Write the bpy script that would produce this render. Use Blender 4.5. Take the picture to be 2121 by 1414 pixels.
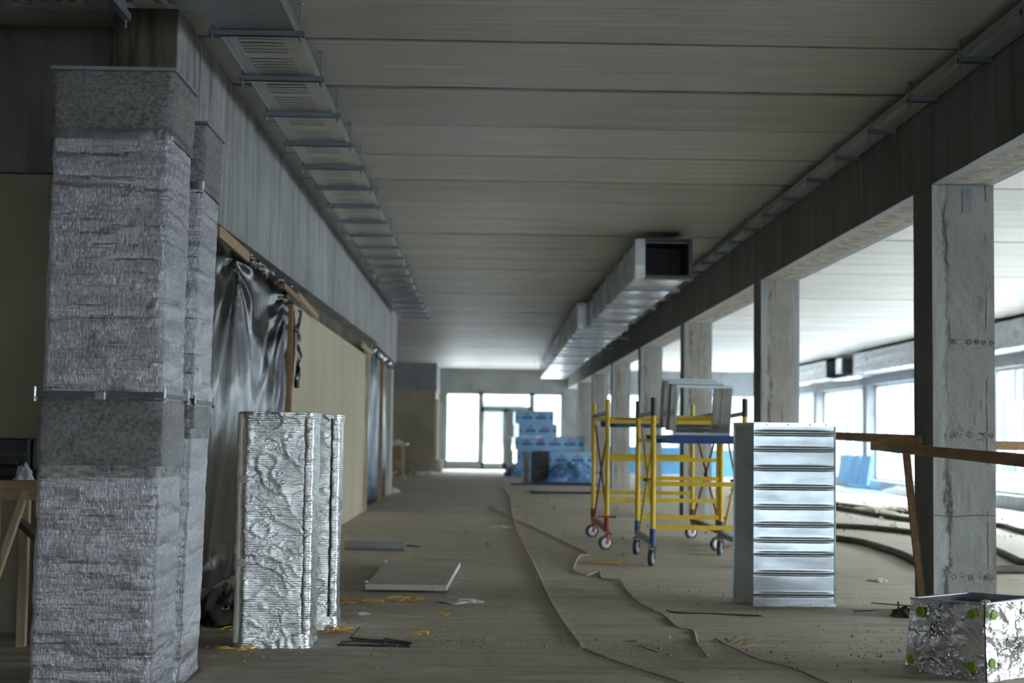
import bpy, bmesh, math, random
from math import sin, cos, pi, radians, sqrt, floor as ffloor
from mathutils import Vector, Matrix, noise
random.seed(7)
for o in list(bpy.data.objects): bpy.data.objects.remove(o, do_unlink=True)
S = bpy.context.scene
COL = S.collection

# ------------------------------------------------------------------ camera
cd = bpy.data.cameras.new('camera'); cam = bpy.data.objects.new('camera', cd); COL.objects.link(cam)
Dv = Vector((0.01894899, 0.9978177, 0.06325165)); Rv = Vector((0.99972389, -0.01978845, 0.01267164)); Uv = Rv.cross(Dv)
cam.matrix_world = Matrix(((Rv.x, Uv.x, -Dv.x, 0), (Rv.y, Uv.y, -Dv.y, 0), (Rv.z, Uv.z, -Dv.z, 1.131), (0, 0, 0, 1)))
cd.sensor_width = 36; cd.lens = 3109.76/2121*36; cd.clip_end = 400; cd.clip_start = .05
cd.dof.use_dof = True; cd.dof.focus_distance = 7.6; cd.dof.aperture_fstop = 2.8
S.camera = cam
# ------------------------------------------------------------------ world / light
w = bpy.data.worlds.new('sky'); S.world = w; w.use_nodes = True
bg = w.node_tree.nodes['Background']; bg.inputs[0].default_value = (.92, .96, 1.0, 1); 
wt = w.node_tree; tc_ = wt.nodes.new('ShaderNodeTexCoord'); sx_ = wt.nodes.new('ShaderNodeSeparateXYZ'); wt.links.new(tc_.outputs['Generated'], sx_.inputs[0])
mr_ = wt.nodes.new('ShaderNodeMapRange'); mr_.inputs[1].default_value = 0; mr_.inputs[2].default_value = 1     # overcast sky: zenith three times the horizon
mr_.inputs[3].default_value = .70; mr_.inputs[4].default_value = 2.1; wt.links.new(sx_.outputs[2], mr_.inputs[0]); wt.links.new(mr_.outputs[0], bg.inputs[1])
def portal(name, loc, rot, sx, sy):
    l = bpy.data.lights.new(name, 'AREA'); l.shape = 'RECTANGLE'; l.size = sx; l.size_y = sy
    l.cycles.is_portal = True
    o = bpy.data.objects.new(name, l); COL.objects.link(o); o.location = loc; o.rotation_euler = rot
portal('daylight_right', (10.75, 18.6, 1.45), (0, pi/2, 0), 3.0, 68)      # faces -X
portal('daylight_far', (4.4, 52.1, 1.45), (-pi/2, 0, 0), 13, 3.0)     # faces -Y
portal('daylight_rear_nave', (.7, -14.8, 1.3), (pi/2, 0, 0), 2.9, 2.6)
portal('daylight_rear', (7, -14.8, 1.45), (pi/2, 0, 0), 5.5, 3.0)
S.view_settings.view_transform = 'Standard'; S.view_settings.look = 'None'
S.view_settings.gamma = 1; S.view_settings.use_curve_mapping = False
S.view_settings.exposure = 4.65

# ------------------------------------------------------------------ constants (metres)
HC = 3.4365; XR = 2.9046; CW = .405; Y1 = 9.64; HB = 2.805; XL = -1.69; XO = 10.2; YF = 51.64; YB = -14.4; XE = -8.0
def sm(a, b, x):
    t = max(0, min(1, (x-a)/(b-a))); return t*t*(3-2*t)
def floorz(x, y): return -.15*sm(5.2, 9.8, x)
def N(x, y=0, z=0): return noise.noise(Vector((x, y, z)))

# ------------------------------------------------------------------ mesh builder
class MB:
    def __init__(s): s.v = []; s.f = []
    def add(s, vs, fs):
        b = len(s.v); s.v += [tuple(v) for v in vs]; s.f += [tuple(b+i for i in f) for f in fs]; return s
    def box(s, x0, y0, z0, x1, y1, z1):
        return s.add([(x0,y0,z0),(x1,y0,z0),(x1,y1,z0),(x0,y1,z0),(x0,y0,z1),(x1,y0,z1),(x1,y1,z1),(x0,y1,z1)],
                     [(0,3,2,1),(4,5,6,7),(0,1,5,4),(1,2,6,5),(2,3,7,6),(3,0,4,7)])
    def obox(s, c, size, rz=0, rx=0, ry=0):
        m = Matrix.Rotation(rz,3,'Z') @ Matrix.Rotation(rx,3,'X') @ Matrix.Rotation(ry,3,'Y'); c = Vector(c)
        h = Vector(size)/2
        vs = [c + m@Vector((a*h.x,b*h.y,d*h.z)) for d in (-1,1) for a,b in ((-1,-1),(1,-1),(1,1),(-1,1))]
        return s.add(vs, [(0,3,2,1),(4,5,6,7),(0,1,5,4),(1,2,6,5),(2,3,7,6),(3,0,4,7)])
    def bar(s, p0, p1, w, h, up=(0,0,1)):
        p0 = Vector(p0); p1 = Vector(p1); d = (p1-p0).normalized(); up = Vector(up)
        if abs(d.dot(up)) > .98: up = Vector((0,1,0))
        a = d.cross(up).normalized(); u = a.cross(d)
        vs = [p + a*(i*w/2) + u*(j*h/2) for p in (p0,p1) for i,j in ((-1,-1),(1,-1),(1,1),(-1,1))]
        return s.add(vs, [(3,2,1,0),(4,5,6,7),(0,1,5,4),(1,2,6,5),(2,3,7,6),(3,0,4,7)])
    def cyl(s, p0, p1, r, n=12, r2=None, cap=True):
        p0 = Vector(p0); p1 = Vector(p1); d = (p1-p0).normalized(); r2 = r if r2 is None else r2
        up = Vector((0,0,1)) if abs(d.z) < .9 else Vector((1,0,0)); a = d.cross(up).normalized(); u = a.cross(d)
        vs = [p0 + (a*cos(2*pi*i/n)+u*sin(2*pi*i/n))*r for i in range(n)] + [p1 + (a*cos(2*pi*i/n)+u*sin(2*pi*i/n))*r2 for i in range(n)]
        fs = [(i,(i+1)%n,n+(i+1)%n,n+i) for i in range(n)]
        if cap: fs += [tuple(range(n-1,-1,-1)), tuple(range(n,2*n))]
        return s.add(vs, fs)
    def tube(s, pts, r, n=8, flat=1.0):
        pts = [Vector(p) for p in pts]; rings = []
        for i, p in enumerate(pts):
            d = (pts[min(i+1,len(pts)-1)] - pts[max(i-1,0)]).normalized()
            up = Vector((0,0,1)) if abs(d.z) < .95 else Vector((1,0,0))
            a = d.cross(up).normalized(); u = a.cross(d)
            rr = r(i/(len(pts)-1)) if callable(r) else r
            rings.append([p + a*cos(2*pi*k/n)*rr + u*sin(2*pi*k/n)*rr*flat for k in range(n)])
        vs = [v for R_ in rings for v in R_]; fs = []
        for i in range(len(pts)-1):
            for k in range(n): fs.append((i*n+k, i*n+(k+1)%n, (i+1)*n+(k+1)%n, (i+1)*n+k))
        fs += [tuple(range(n-1,-1,-1)), tuple((len(pts)-1)*n+k for k in range(n))]
        return s.add(vs, fs)
    def lathe(s, c, axis, prof, n=24):
        c = Vector(c); d = Vector(axis).normalized(); up = Vector((0,0,1)) if abs(d.z) < .9 else Vector((1,0,0))
        a = d.cross(up).normalized(); u = a.cross(d); vs = []; fs = []
        for r, t in prof:
            for k in range(n): vs.append(c + d*t + (a*cos(2*pi*k/n)+u*sin(2*pi*k/n))*r)
        m = len(prof)
        for i in range(m-1):
            for k in range(n): fs.append((i*n+k, i*n+(k+1)%n, (i+1)*n+(k+1)%n, (i+1)*n+k))
        return s.add(vs, fs)
    def grid(s, nu, nv, fn):
        b = len(s.v)
        for j in range(nv+1):
            for i in range(nu+1): s.v.append(tuple(fn(i/nu, j/nv)))
        for j in range(nv):
            for i in range(nu):
                a = b + j*(nu+1)+i; s.f.append((a, a+1, a+nu+2, a+nu+1))
        return s
    def build(s, name, m=None, parent=None, smooth=False, thick=0, bevel=0, loc=None):
        me = bpy.data.meshes.new(name)
        off = Vector((0,0,0))
        if parent is not None:
            q = parent
            while q is not None: off += q.location; q = q.parent
        if loc is not None: off = off*0 + Vector(loc) if parent is None else off
        me.from_pydata([tuple(Vector(v)-off) for v in s.v], [], s.f); me.update()
        o = bpy.data.objects.new(name, me); COL.objects.link(o)
        if m: me.materials.append(m)
        if smooth:
            for p in me.polygons: p.use_smooth = True
        if parent is not None: o.parent = parent
        elif loc is not None: o.location = loc
        if thick: md = o.modifiers.new('solid','SOLIDIFY'); md.thickness = thick; md.offset = 0
        if bevel: md = o.modifiers.new('bevel','BEVEL'); md.width = bevel; md.segments = 2; md.limit_method = 'ANGLE'
        return o
def tag(o, label=None, cat=None, group=None, kind=None):
    if label: o['label'] = label
    if cat: o['category'] = cat
    if group: o['group'] = group
    if kind: o['kind'] = kind
    return o
def empty(name, loc, label=None, cat=None, group=None, kind=None):
    o = bpy.data.objects.new(name, None); COL.objects.link(o); o.location = loc; o.empty_display_size = .1
    return tag(o, label, cat, group, kind)
ORD = 'first second third fourth fifth sixth seventh eighth ninth tenth eleventh twelfth thirteenth fourteenth fifteenth sixteenth seventeenth eighteenth nineteenth twentieth'.split()
ORD += ['twenty-'+o for o in ORD[:9]]
def dup(root, loc, label=None, rz=None):
    r = root.copy(); COL.objects.link(r); r.location = loc
    if rz is not None: r.rotation_euler = (0,0,rz)
    if label: r['label'] = label
    for ch in list(root.children):
        c = ch.copy(); COL.objects.link(c); c.parent = r
        for g in ch.children: d = g.copy(); COL.objects.link(d); d.parent = c
    return r

# ------------------------------------------------------------------ materials
class NT:
    def __init__(s, name):
        s.m = bpy.data.materials.new(name); s.m.use_nodes = True; s.t = s.m.node_tree
        s.p = s.t.nodes['Principled BSDF']; s.out = s.t.nodes['Material Output']
    def n(s, typ, **k):
        nd = s.t.nodes.new(typ)
        for a, b in k.items(): setattr(nd, a, b)
        return nd
    def l(s, a, b): s.t.links.new(a, b)
    def coord(s, world=False):
        if world: return s.n('ShaderNodeNewGeometry').outputs['Position']
        return s.n('ShaderNodeTexCoord').outputs['Object']
    def noise(s, co, sc, detail=4, rough=.55, w=None):
        mp = s.n('ShaderNodeMapping'); s.l(co, mp.inputs[0]); mp.inputs['Scale'].default_value = sc
        if w is not None: mp.inputs['Location'].default_value = (w, w*1.7, w*.6)
        nz = s.n('ShaderNodeTexNoise'); nz.inputs['Scale'].default_value = 1; nz.inputs['Detail'].default_value = detail
        nz.inputs['Roughness'].default_value = rough; s.l(mp.outputs[0], nz.inputs['Vector']); return nz.outputs['Fac']
    def vor(s, co, sc, feat='F1'):
        mp = s.n('ShaderNodeMapping'); s.l(co, mp.inputs[0]); mp.inputs['Scale'].default_value = sc
        v = s.n('ShaderNodeTexVoronoi', feature=feat); v.inputs['Scale'].default_value = 1; s.l(mp.outputs[0], v.inputs['Vector'])
        return v.outputs['Distance']
    def ramp(s, f, lo, hi):
        r = s.n('ShaderNodeMapRange'); r.inputs[1].default_value = lo; r.inputs[2].default_value = hi; s.l(f, r.inputs[0]); return r.outputs[0]
    def math(s, op, a, b=None, c=None):
        m = s.n('ShaderNodeMath', operation=op)
        for i, x in enumerate((a, b, c)):
            if x is None: continue
            if isinstance(x, (int, float)): m.inputs[i].default_value = x
            else: s.l(x, m.inputs[i])
        return m.outputs[0]
    def mix(s, f, a, b):
        m = s.n('ShaderNodeMix', data_type='RGBA')
        if isinstance(f, (int, float)): m.inputs[0].default_value = f
        else: s.l(f, m.inputs[0])
        for i, x in ((6, a), (7, b)):
            if isinstance(x, tuple): m.inputs[i].default_value = (*x, 1)
            else: s.l(x, m.inputs[i])
        return m.outputs[2]
    def bump(s, h, strength=.3, dist=.01, prev=None):
        b = s.n('ShaderNodeBump'); b.inputs['Strength'].default_value = strength; b.inputs['Distance'].default_value = dist
        s.l(h, b.inputs['Height'])
        if prev: s.l(prev, b.inputs['Normal'])
        return b.outputs[0]
    def xyz(s, co):
        x = s.n('ShaderNodeSeparateXYZ'); s.l(co, x.inputs[0]); return x.outputs
    def done(s, col=None, rough=None, metal=None, normal=None, spec=None, alpha=None):
        p = s.p
        for key, x in (('Base Color', col), ('Roughness', rough), ('Metallic', metal), ('Specular IOR Level', spec), ('Alpha', alpha)):
            if x is None: continue
            if isinstance(x, tuple): p.inputs[key].default_value = (*x, 1)
            elif isinstance(x, (int, float)): p.inputs[key].default_value = x
            else: s.l(x, p.inputs[key])
        if normal: s.l(normal, p.inputs['Normal'])
        return s.m
def simple(name, c1, c2=None, rough=.6, metal=0, sc=(4,4,4), lo=.35, hi=.65, bs=(60,60,60), bstr=.2, bd=.004, world=False, spec=None, c3=None, sc3=(20,20,20), t3=(.6,.75)):
    t = NT(name); co = t.coord(world); col = c1
    if c2: col = t.mix(t.ramp(t.noise(co, sc), lo, hi), c1, c2)
    if c3: col = t.mix(t.ramp(t.noise(co, sc3, 5, w=3.3), *t3), col, c3)
    nr = t.bump(t.noise(co, bs, 5), bstr, bd) if bstr else None
    return t.done(col, rough, metal, nr, spec)

M = {}
# concrete of walls and beams: vertical formwork streaks
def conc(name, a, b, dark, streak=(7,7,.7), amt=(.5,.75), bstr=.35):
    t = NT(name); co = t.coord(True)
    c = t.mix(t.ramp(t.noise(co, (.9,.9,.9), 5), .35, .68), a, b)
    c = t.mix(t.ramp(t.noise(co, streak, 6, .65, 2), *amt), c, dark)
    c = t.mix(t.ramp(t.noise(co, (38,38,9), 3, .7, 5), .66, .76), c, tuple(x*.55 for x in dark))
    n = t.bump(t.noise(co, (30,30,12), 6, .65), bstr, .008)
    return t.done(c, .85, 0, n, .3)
def beamc(name):
    t = NT(name); co = t.coord(True); X_, Y_, Z_ = t.xyz(co)
    c = t.mix(t.ramp(t.noise(co, (.9,.9,.9), 6, .65), .38, .62), (.44,.45,.45), (.32,.33,.33))
    c = t.mix(t.ramp(t.noise(co, (5,5,.6), 6, .7, 2), .48, .70), c, (.23,.235,.225))
    c = t.mix(t.ramp(t.noise(co, (9,9,1.6), 6, .8, 25), .60, .70), c, (.54,.55,.55))
    nr = t.ramp(Y_, 10.6, 8.4)
    fl_ = t.ramp(t.noise(co, (6.5,6.5,.8), 6, .75, 41), .50, .56)
    c = t.mix(t.math('MULTIPLY', nr, fl_), c, (.19,.185,.17))
    c = t.mix(t.math('MULTIPLY', nr, t.ramp(t.noise(co, (16,16,3), 5, .75, 51), .60, .64)), c, (.08,.075,.065))
    c = t.mix(t.ramp(t.noise(co, (38,38,9), 3, .7, 5), .67, .74), c, (.10,.10,.095))
    h = t.math('ADD', t.noise(co, (30,30,10), 6, .7), t.math('MULTIPLY', t.math('MULTIPLY', nr, fl_), -.8))
    return t.done(c, .85, 0, t.bump(h, .55, .012), .3)
M['beam'] = beamc('beam_concrete_faces')
M['beam_plain'] = conc('beam_concrete', (.40,.41,.41), (.30,.31,.315), (.21,.215,.21))
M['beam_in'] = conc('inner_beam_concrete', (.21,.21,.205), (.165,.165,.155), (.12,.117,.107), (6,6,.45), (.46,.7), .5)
M['brown'] = conc('stained_concrete', (.27,.24,.19), (.15,.13,.10), (.06,.05,.035), (11,11,1.0), (.46,.62), .8)
M['greyc'] = conc('grey_wall_concrete', (.30,.32,.34), (.24,.26,.28), (.17,.18,.19), (1.5,1.5,1))
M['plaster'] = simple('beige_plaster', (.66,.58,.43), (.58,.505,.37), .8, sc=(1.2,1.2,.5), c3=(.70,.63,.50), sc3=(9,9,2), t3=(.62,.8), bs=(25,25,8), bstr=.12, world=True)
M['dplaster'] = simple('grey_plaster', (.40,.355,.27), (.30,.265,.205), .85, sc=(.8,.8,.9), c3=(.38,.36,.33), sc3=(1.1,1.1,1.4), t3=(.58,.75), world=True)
# ceiling: precast planks with fine streaks across the hall
t = NT('ceiling_planks'); co = t.coord(True); X_, Y_, Z_ = t.xyz(co)
plank = t.math('FLOOR', t.math('DIVIDE', t.math('SUBTRACT', Y_, 8.682), 1.2))
wn = t.n('ShaderNodeTexWhiteNoise', noise_dimensions='1D'); t.l(plank, wn.inputs['W'])
c = t.mix(t.ramp(t.noise(co, (.35,.5,1), 4), .35, .65), (.56,.555,.53), (.48,.47,.435))
c = t.mix(t.ramp(t.noise(co, (.55,34,1), 5, .7), .44, .66), c, (.37,.36,.325))
c = t.mix(t.ramp(t.noise(co, (1.3,16,1), 3, .6, 8), .60, .74), c, (.56,.55,.51))
c = t.mix(t.ramp(t.noise(co, (7,60,1), 3, .7, 4), .69, .75), c, (.10,.095,.085))
c = t.mix(t.ramp(t.noise(co, (.25,1.1,1), 3, .6, 12), .62, .80), c, (.42,.36,.27))
mm = t.n('ShaderNodeMix', data_type='RGBA', blend_type='MULTIPLY'); mm.inputs[0].default_value = 1; t.l(c, mm.inputs[6])
g = t.math('MULTIPLY_ADD', wn.outputs['Value'], .16, .88); cb = t.n('ShaderNodeCombineXYZ')
for i in range(3): t.l(g, cb.inputs[i])
t.l(cb.outputs[0], mm.inputs[7])
M['ceil'] = t.done(mm.outputs[2], .5, 0, t.bump(t.noise(co, (1.2,70,1), 5, .7), .35, .005), .6)
M['seam'] = simple('seam_mortar', (.075,.06,.04), (.16,.13,.09), .95, sc=(3,9,1), world=True, bs=(30,30,30), bstr=.6, bd=.01, c3=(.4,.39,.36), sc3=(5,20,1), t3=(.68,.74))
# floor: dusty trowelled screed
t = NT('dusty_screed'); co = t.coord(True); X_, Y_, Z_ = t.xyz(co)
c = t.mix(t.ramp(t.noise(co, (.5,.7,1), 5), .34, .66), (.62,.56,.455), (.52,.465,.37))
c = t.mix(t.ramp(t.noise(co, (.8,9,1), 6, .7), .48, .72), c, (.38,.32,.235))
c = t.mix(t.ramp(t.noise(co, (2.2,24,1), 4, .7, 9), .63, .73), c, (.26,.22,.16))
c = t.mix(t.ramp(t.noise(co, (1.2,13,1), 5, .7, 5), .60, .78), c, (.68,.62,.51))
c = t.mix(t.ramp(t.noise(co, (28,60,1), 3, .8, 2), .70, .78), c, (.10,.09,.075))
c = t.mix(t.math('MULTIPLY', t.ramp(X_, 4.2, 8.5), t.ramp(t.noise(co, (1,2.2,1), 4, .6, 7), .3, .55)), c, (.60,.60,.58))
c = t.mix(t.ramp(t.noise(co, (2.2,5,1), 6, .75, 21), .56, .74), c, (.34,.285,.20))
c = t.mix(t.ramp(t.noise(co, (5,60,1), 5, .75, 33), .66, .72), c, (.20,.165,.12))
n = t.bump(t.noise(co, (5,26,5), 6, .8), .95, .014); n = t.bump(t.noise(co, (90,110,50), 4, .7), .35, .003, n)
M['floor'] = t.done(c, .68, 0, n, .5)
# columns and soffits: smooth margins, rough pale broken middle
t = NT('column_concrete'); co = t.coord(True); X_, Y_, Z_ = t.xyz(co)
wob = t.math('MULTIPLY', t.math('SUBTRACT', t.noise(co, (9,1.3,4.5), 6, .75), .5), .20)
xx = t.math('ADD', t.math('SUBTRACT', X_, XR), wob)
near = t.math('LESS_THAN', Y_, 12.0)
rl = t.math('MULTIPLY_ADD', near, .12, .325)
mid = t.math('MULTIPLY', t.ramp(xx, .088, .098), t.ramp(t.math('SUBTRACT', rl, xx), 0, .012))
edge = t.math('MULTIPLY', t.ramp(xx, .062, .088), t.math('SUBTRACT', 1, t.ramp(xx, .092, .115)))
marg = t.mix(t.ramp(t.noise(co, (14,14,1.1), 5), .35, .7), (.42,.435,.445), (.27,.28,.285))
rg = t.mix(t.ramp(t.noise(co, (3.5,3.5,2.2), 6, .6, 4), .33, .66), (.40,.385,.35), (.30,.285,.25))
rg = t.mix(near, rg, t.mix(t.ramp(t.noise(co, (3.5,3.5,2.2), 6, .6, 4), .33, .66), (.33,.34,.34), (.25,.26,.255)))
rg = t.mix(t.ramp(t.noise(co, (16,16,3.0), 5, .7, 6), .62, .72), rg, (.15,.135,.11))
drip = t.math('MULTIPLY', t.ramp(t.noise(co, (26,26,.7), 4, .6, 14), .60, .66), t.ramp(t.noise(co, (4,4,1.1), 4, .6, 31), .46, .58))
rg = t.mix(t.math('MULTIPLY', drip, t.math('SUBTRACT', 1, near)), rg, (.17,.13,.085))
bandm = None
for zz_ in (1.78, 1.18, .27):
    q_ = t.math('SUBTRACT', 1, t.ramp(t.math('ABSOLUTE', t.math('SUBTRACT', Z_, zz_)), .008, .055)); bandm = q_ if bandm is None else t.math('MAXIMUM', bandm, q_)
scar = t.math('MULTIPLY', t.math('MULTIPLY', bandm, near), t.ramp(t.noise(co, (34,34,50), 5, .75, 17), .53, .60))
rg = t.mix(scar, rg, (.06,.055,.05))
crk = t.math('MULTIPLY', t.math('LESS_THAN', t.math('ABSOLUTE', t.math('SUBTRACT', t.math('ADD', t.math('SUBTRACT', X_, XR), t.math('MULTIPLY', t.noise(co, (3,3,6), 5, .8, 3), .03)), .365)), .0035), t.ramp(t.noise(co, (5,5,3), 3, .6, 8), .45, .5))
rg = t.mix(t.math('MULTIPLY', crk, near), rg, (.07,.065,.06))
rg = t.mix(t.ramp(t.noise(co, (7,7,2.4), 6, .75, 44), .60, .68), rg, (.22,.205,.175))
rg = t.mix(t.ramp(t.noise(co, (60,60,40), 3, .6, 1), .70, .76), rg, (.07,.065,.055))
c = t.mix(mid, marg, rg); c = t.mix(t.math('MULTIPLY', edge, t.ramp(t.noise(co, (12,12,3), 4), .42, .56)), c, (.14,.125,.105))
hN = t.math('ADD', t.math('MULTIPLY', mid, .6), t.math('MULTIPLY', t.noise(co, (22,22,14), 6, .7), .9))
M['column'] = t.done(c, .88, 0, t.bump(hN, .7, .012), .3)
# soffit of the right beam
t = NT('soffit_concrete'); co = t.coord(True); X_, Y_, Z_ = t.xyz(co)
wob = t.math('MULTIPLY', t.math('SUBTRACT', t.noise(co, (3,2.5,2), 5, .7), .5), .09); xx = t.math('ADD', t.math('SUBTRACT', X_, XR), wob)
mid = t.math('MULTIPLY', t.ramp(xx, .075, .09), t.ramp(t.math('SUBTRACT', .35, xx), 0, .012))
rg = t.mix(t.ramp(t.noise(co, (9,9,9), 6, .75), .38, .62), (.52,.49,.43), (.26,.24,.20))
rg = t.mix(t.ramp(t.noise(co, (30,30,30), 4, .7, 3), .6, .7), rg, (.12,.11,.09))
c = t.mix(mid, (.40,.42,.43), rg)
M['soffit'] = t.done(c, .9, 0, t.bump(t.noise(co, (24,24,24), 6, .75), .9, .015), .3)
# metals
def galv(name, col, rough, sp=.12, bsc=(5,5,5), bst=.06, r2=.12):
    t = NT(name); co = t.coord()
    v = t.n('ShaderNodeTexVoronoi'); v.inputs['Scale'].default_value = 90; t.l(co, v.inputs['Vector'])
    bw = t.n('ShaderNodeRGBToBW'); t.l(v.outputs['Color'], bw.inputs[0])
    c = t.mix(t.math('MULTIPLY', bw.outputs[0], sp*2), col, tuple(x*.6 for x in col))
    c = t.mix(t.ramp(t.noise(co, (3,3,6), 4), .5, .75), c, tuple(x*.78 for x in col))
    r = t.math('MULTIPLY_ADD', t.noise(co, (6,6,6)), r2, rough-r2/2)
    return t.done(c, r, 1.0, t.bump(t.noise(co, bsc, 3), bst, .02))
M['galv'] = galv('galvanised_sheet', (.68,.71,.75), .26, .1, (4,4,9), .12)
M['galv_plate'] = galv('plain_galvanised_plate', (.46,.51,.57), .30, .1, (4,4,9), .08)
M['galv_dull'] = galv('dull_galvanised_steel', (.42,.46,.49), .45)
M['strut'] = galv('dark_galvanised_strut', (.25,.29,.33), .45)
M['darksteel'] = simple('dark_steel', (.11,.12,.135), (.17,.17,.18), .4, .8)
M['rim'] = simple('painted_gap_black', (.03,.03,.035), (.06,.06,.065), .5)  # black that paints the shade inside openings, holes and gaps
# perforated cable tray base
def perf(name, xa, xb, axis=0):
    t = NT(name); co = t.coord(True); X_, Y_, Z_ = t.xyz(co)
    A, B = (X_, Y_) if axis == 0 else (Y_, X_)
    fy = t.math('FRACT', t.math('MULTIPLY', B, 14.0))
    slot = t.math('MULTIPLY', t.math('GREATER_THAN', fy, .48), t.math('MULTIPLY', t.math('GREATER_THAN', A, xa+.085), t.math('LESS_THAN', A, xb-.085)))
    fb = t.math('FRACT', t.math('DIVIDE', B, 1.02)); slot = t.math('MULTIPLY', slot, t.math('GREATER_THAN', t.math('ABSOLUTE', t.math('SUBTRACT', fb, .30)), .045))
    fh = t.math('FRACT', t.math('MULTIPLY', B, 38.0)); h = t.math('GREATER_THAN', fh, .5)
    def lane(a, b): return t.math('MULTIPLY', t.math('GREATER_THAN', A, a), t.math('LESS_THAN', A, b))
    lanes = t.math('ADD', t.math('ADD', lane(xa+.022, xa+.036), lane(xa+.052, xa+.066)), t.math('ADD', lane(xb-.066, xb-.052), lane(xb-.036, xb-.022)))
    hole = t.math('MAXIMUM', slot, t.math('MULTIPLY', lanes, h))
    return t.done((.72,.74,.74), .42, 1.0, t.bump(t.noise(co, (8,8,8), 3), .1, .01), None, t.math('SUBTRACT', 1, hole))
TXA, TXB = -1.455, -1.035
M['tray'] = perf('perforated_tray_steel', TXA, TXB)
M['tray_r'] = perf('perforated_tray_steel_dull', 2.735, 2.885)
M['tray_x'] = perf('perforated_branch_tray', 7.15, 7.57, 1)
t = NT('perforated_side_rail'); co = t.coord(True); X_, Y_, Z_ = t.xyz(co)
hole = t.math('MULTIPLY', t.math('GREATER_THAN', t.math('FRACT', t.math('MULTIPLY', Y_, 30.)), .6), t.math('GREATER_THAN', t.math('FRACT', t.math('MULTIPLY', Z_, 45.)), .6))
M['siderail'] = t.done((.50,.53,.55), .38, 1.0, None, None, t.math('SUBTRACT', 1, hole))
# foil wraps: colour also darkens with the bumps, painting crinkle shade and sparkle
def foil(name, col, rough, mode):
    t = NT(name); co = t.coord()
    if mode == 'woven':
        a = t.noise(co, (170,170,42), 4, .7); b = t.noise(co, (42,42,60), 4, .65, 3); g = t.noise(co, (1.6,1.6,17), 3, .6, 6)
        h = t.math('ADD', t.math('MULTIPLY', a, .9), t.math('ADD', t.math('MULTIPLY', b, .5), t.math('MULTIPLY', g, 2.6)))
        n = t.bump(h, .95, .013)
        c = t.mix(t.ramp(g, .35, .65), col, tuple(x*.72 for x in col))
        c = t.mix(t.ramp(a, .5, .68), c, tuple(x*.38 for x in col))
        r = t.math('MULTIPLY_ADD', a, .25, rough)
    elif mode == 'dense':
        a = t.noise(co, (55,55,190), 4, .7); b = t.noise(co, (60,60,70), 4, .7, 3)
        n = t.bump(t.math('ADD', a, b), 1.0, .013); c = t.mix(t.ramp(b, .42, .66), tuple(x*.75 for x in col), tuple(x*.34 for x in col)); r = rough
    elif mode == 'ribbed':
        wv = t.n('ShaderNodeTexWave', bands_direction='Z'); wv.inputs['Scale'].default_value = 26; wv.inputs['Distortion'].default_value = .6
        wv.inputs['Detail'].default_value = 1; t.l(co, wv.inputs['Vector'])
        b = t.noise(co, (14,14,22), 6, .7, 3); d = t.math('ABSOLUTE', t.math('SUBTRACT', t.noise(co, (5,5,7), 3, .6, 9), .5))
        cr = t.math('SUBTRACT', 1, t.ramp(d, 0, .018))
        h = t.math('ADD', t.math('MULTIPLY', wv.outputs['Fac'], .045), t.math('ADD', t.math('MULTIPLY', b, .65), t.math('MULTIPLY', cr, .11)))
        n = t.bump(h, .55, .016); c = t.mix(t.ramp(b, .5, .75), col, tuple(x*.82 for x in col)); r = rough
    else:
        b = t.noise(co, (5,5,5), 2, .5, 3); b2 = t.noise(co, (22,22,30), 4, .6, 5)
        cr = t.math('SUBTRACT', 1, t.ramp(t.math('ABSOLUTE', t.math('SUBTRACT', t.noise(co, (6,6,6), 3, .6, 9), .5)), 0, .02)); n = t.bump(t.math('ADD', t.math('MULTIPLY', cr, .25), t.math('ADD', t.math('MULTIPLY', b, 2.2), t.math('MULTIPLY', b2, .22))), 1.0, .04); c = t.mix(t.ramp(b, .5, .8), col, tuple(x*.6 for x in col)); r = rough
    return t.done(c, r, 1.0, n)
M['foilA'] = foil('woven_foil_wrap', (.72,.72,.79), .17, 'woven')
M['foilA2'] = foil('dark_woven_foil_wrap', (.88,.90,.94), .2, 'dense')
M['foilC'] = foil('ribbed_foil_wrap', (.84,.86,.88), .22, 'ribbed')
M['foilX'] = foil('crumpled_foil_wrap', (.86,.86,.90), .13, 'crumpled')
M['tape'] = simple('dull_foil_tape', (.30,.32,.34), (.22,.23,.25), .42, .9, bs=(30,30,30), bstr=.4, bd=.006)
M['smear'] = simple('flaking_glue_band', (.55,.55,.52), (.22,.23,.25), .5, .45, sc=(24,24,50), bs=(60,60,60), bstr=.8, bd=.008)
M['fibre'] = simple('mineral_wool_edge', (.42,.41,.33), (.52,.50,.42), .9, bs=(90,90,90), bstr=.6)
# film
t = NT('black_polythene'); co = t.coord(True)
n = t.bump(t.noise(co, (3,3,1.5), 5, .6), .35, .05); n = t.bump(t.noise(co, (14,14,5), 5, .65, 4), .35, .015, n)
M['film'] = t.done((.008,.009,.012), .17, 0, n, .9)
M['wood'] = simple('pale_timber', (.50,.36,.20), (.38,.26,.14), .7, sc=(2,40,40), bs=(8,90,90), bstr=.3, world=True)
M['wood_z'] = simple('pale_upright_timber', (.55,.45,.30), (.44,.35,.22), .7, sc=(40,40,2), bs=(90,90,8), bstr=.3, world=True)
M['oldwood'] = simple('weathered_board', (.42,.25,.13), (.28,.165,.085), .8, sc=(30,1.5,30), bs=(80,6,80), bstr=.5, bd=.006, world=True, c3=(.50,.34,.20), sc3=(40,2,40), t3=(.58,.72))
M['darkwood'] = simple('dark_timber', (.06,.045,.03), (.10,.075,.05), .8, sc=(20,20,3))
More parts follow.
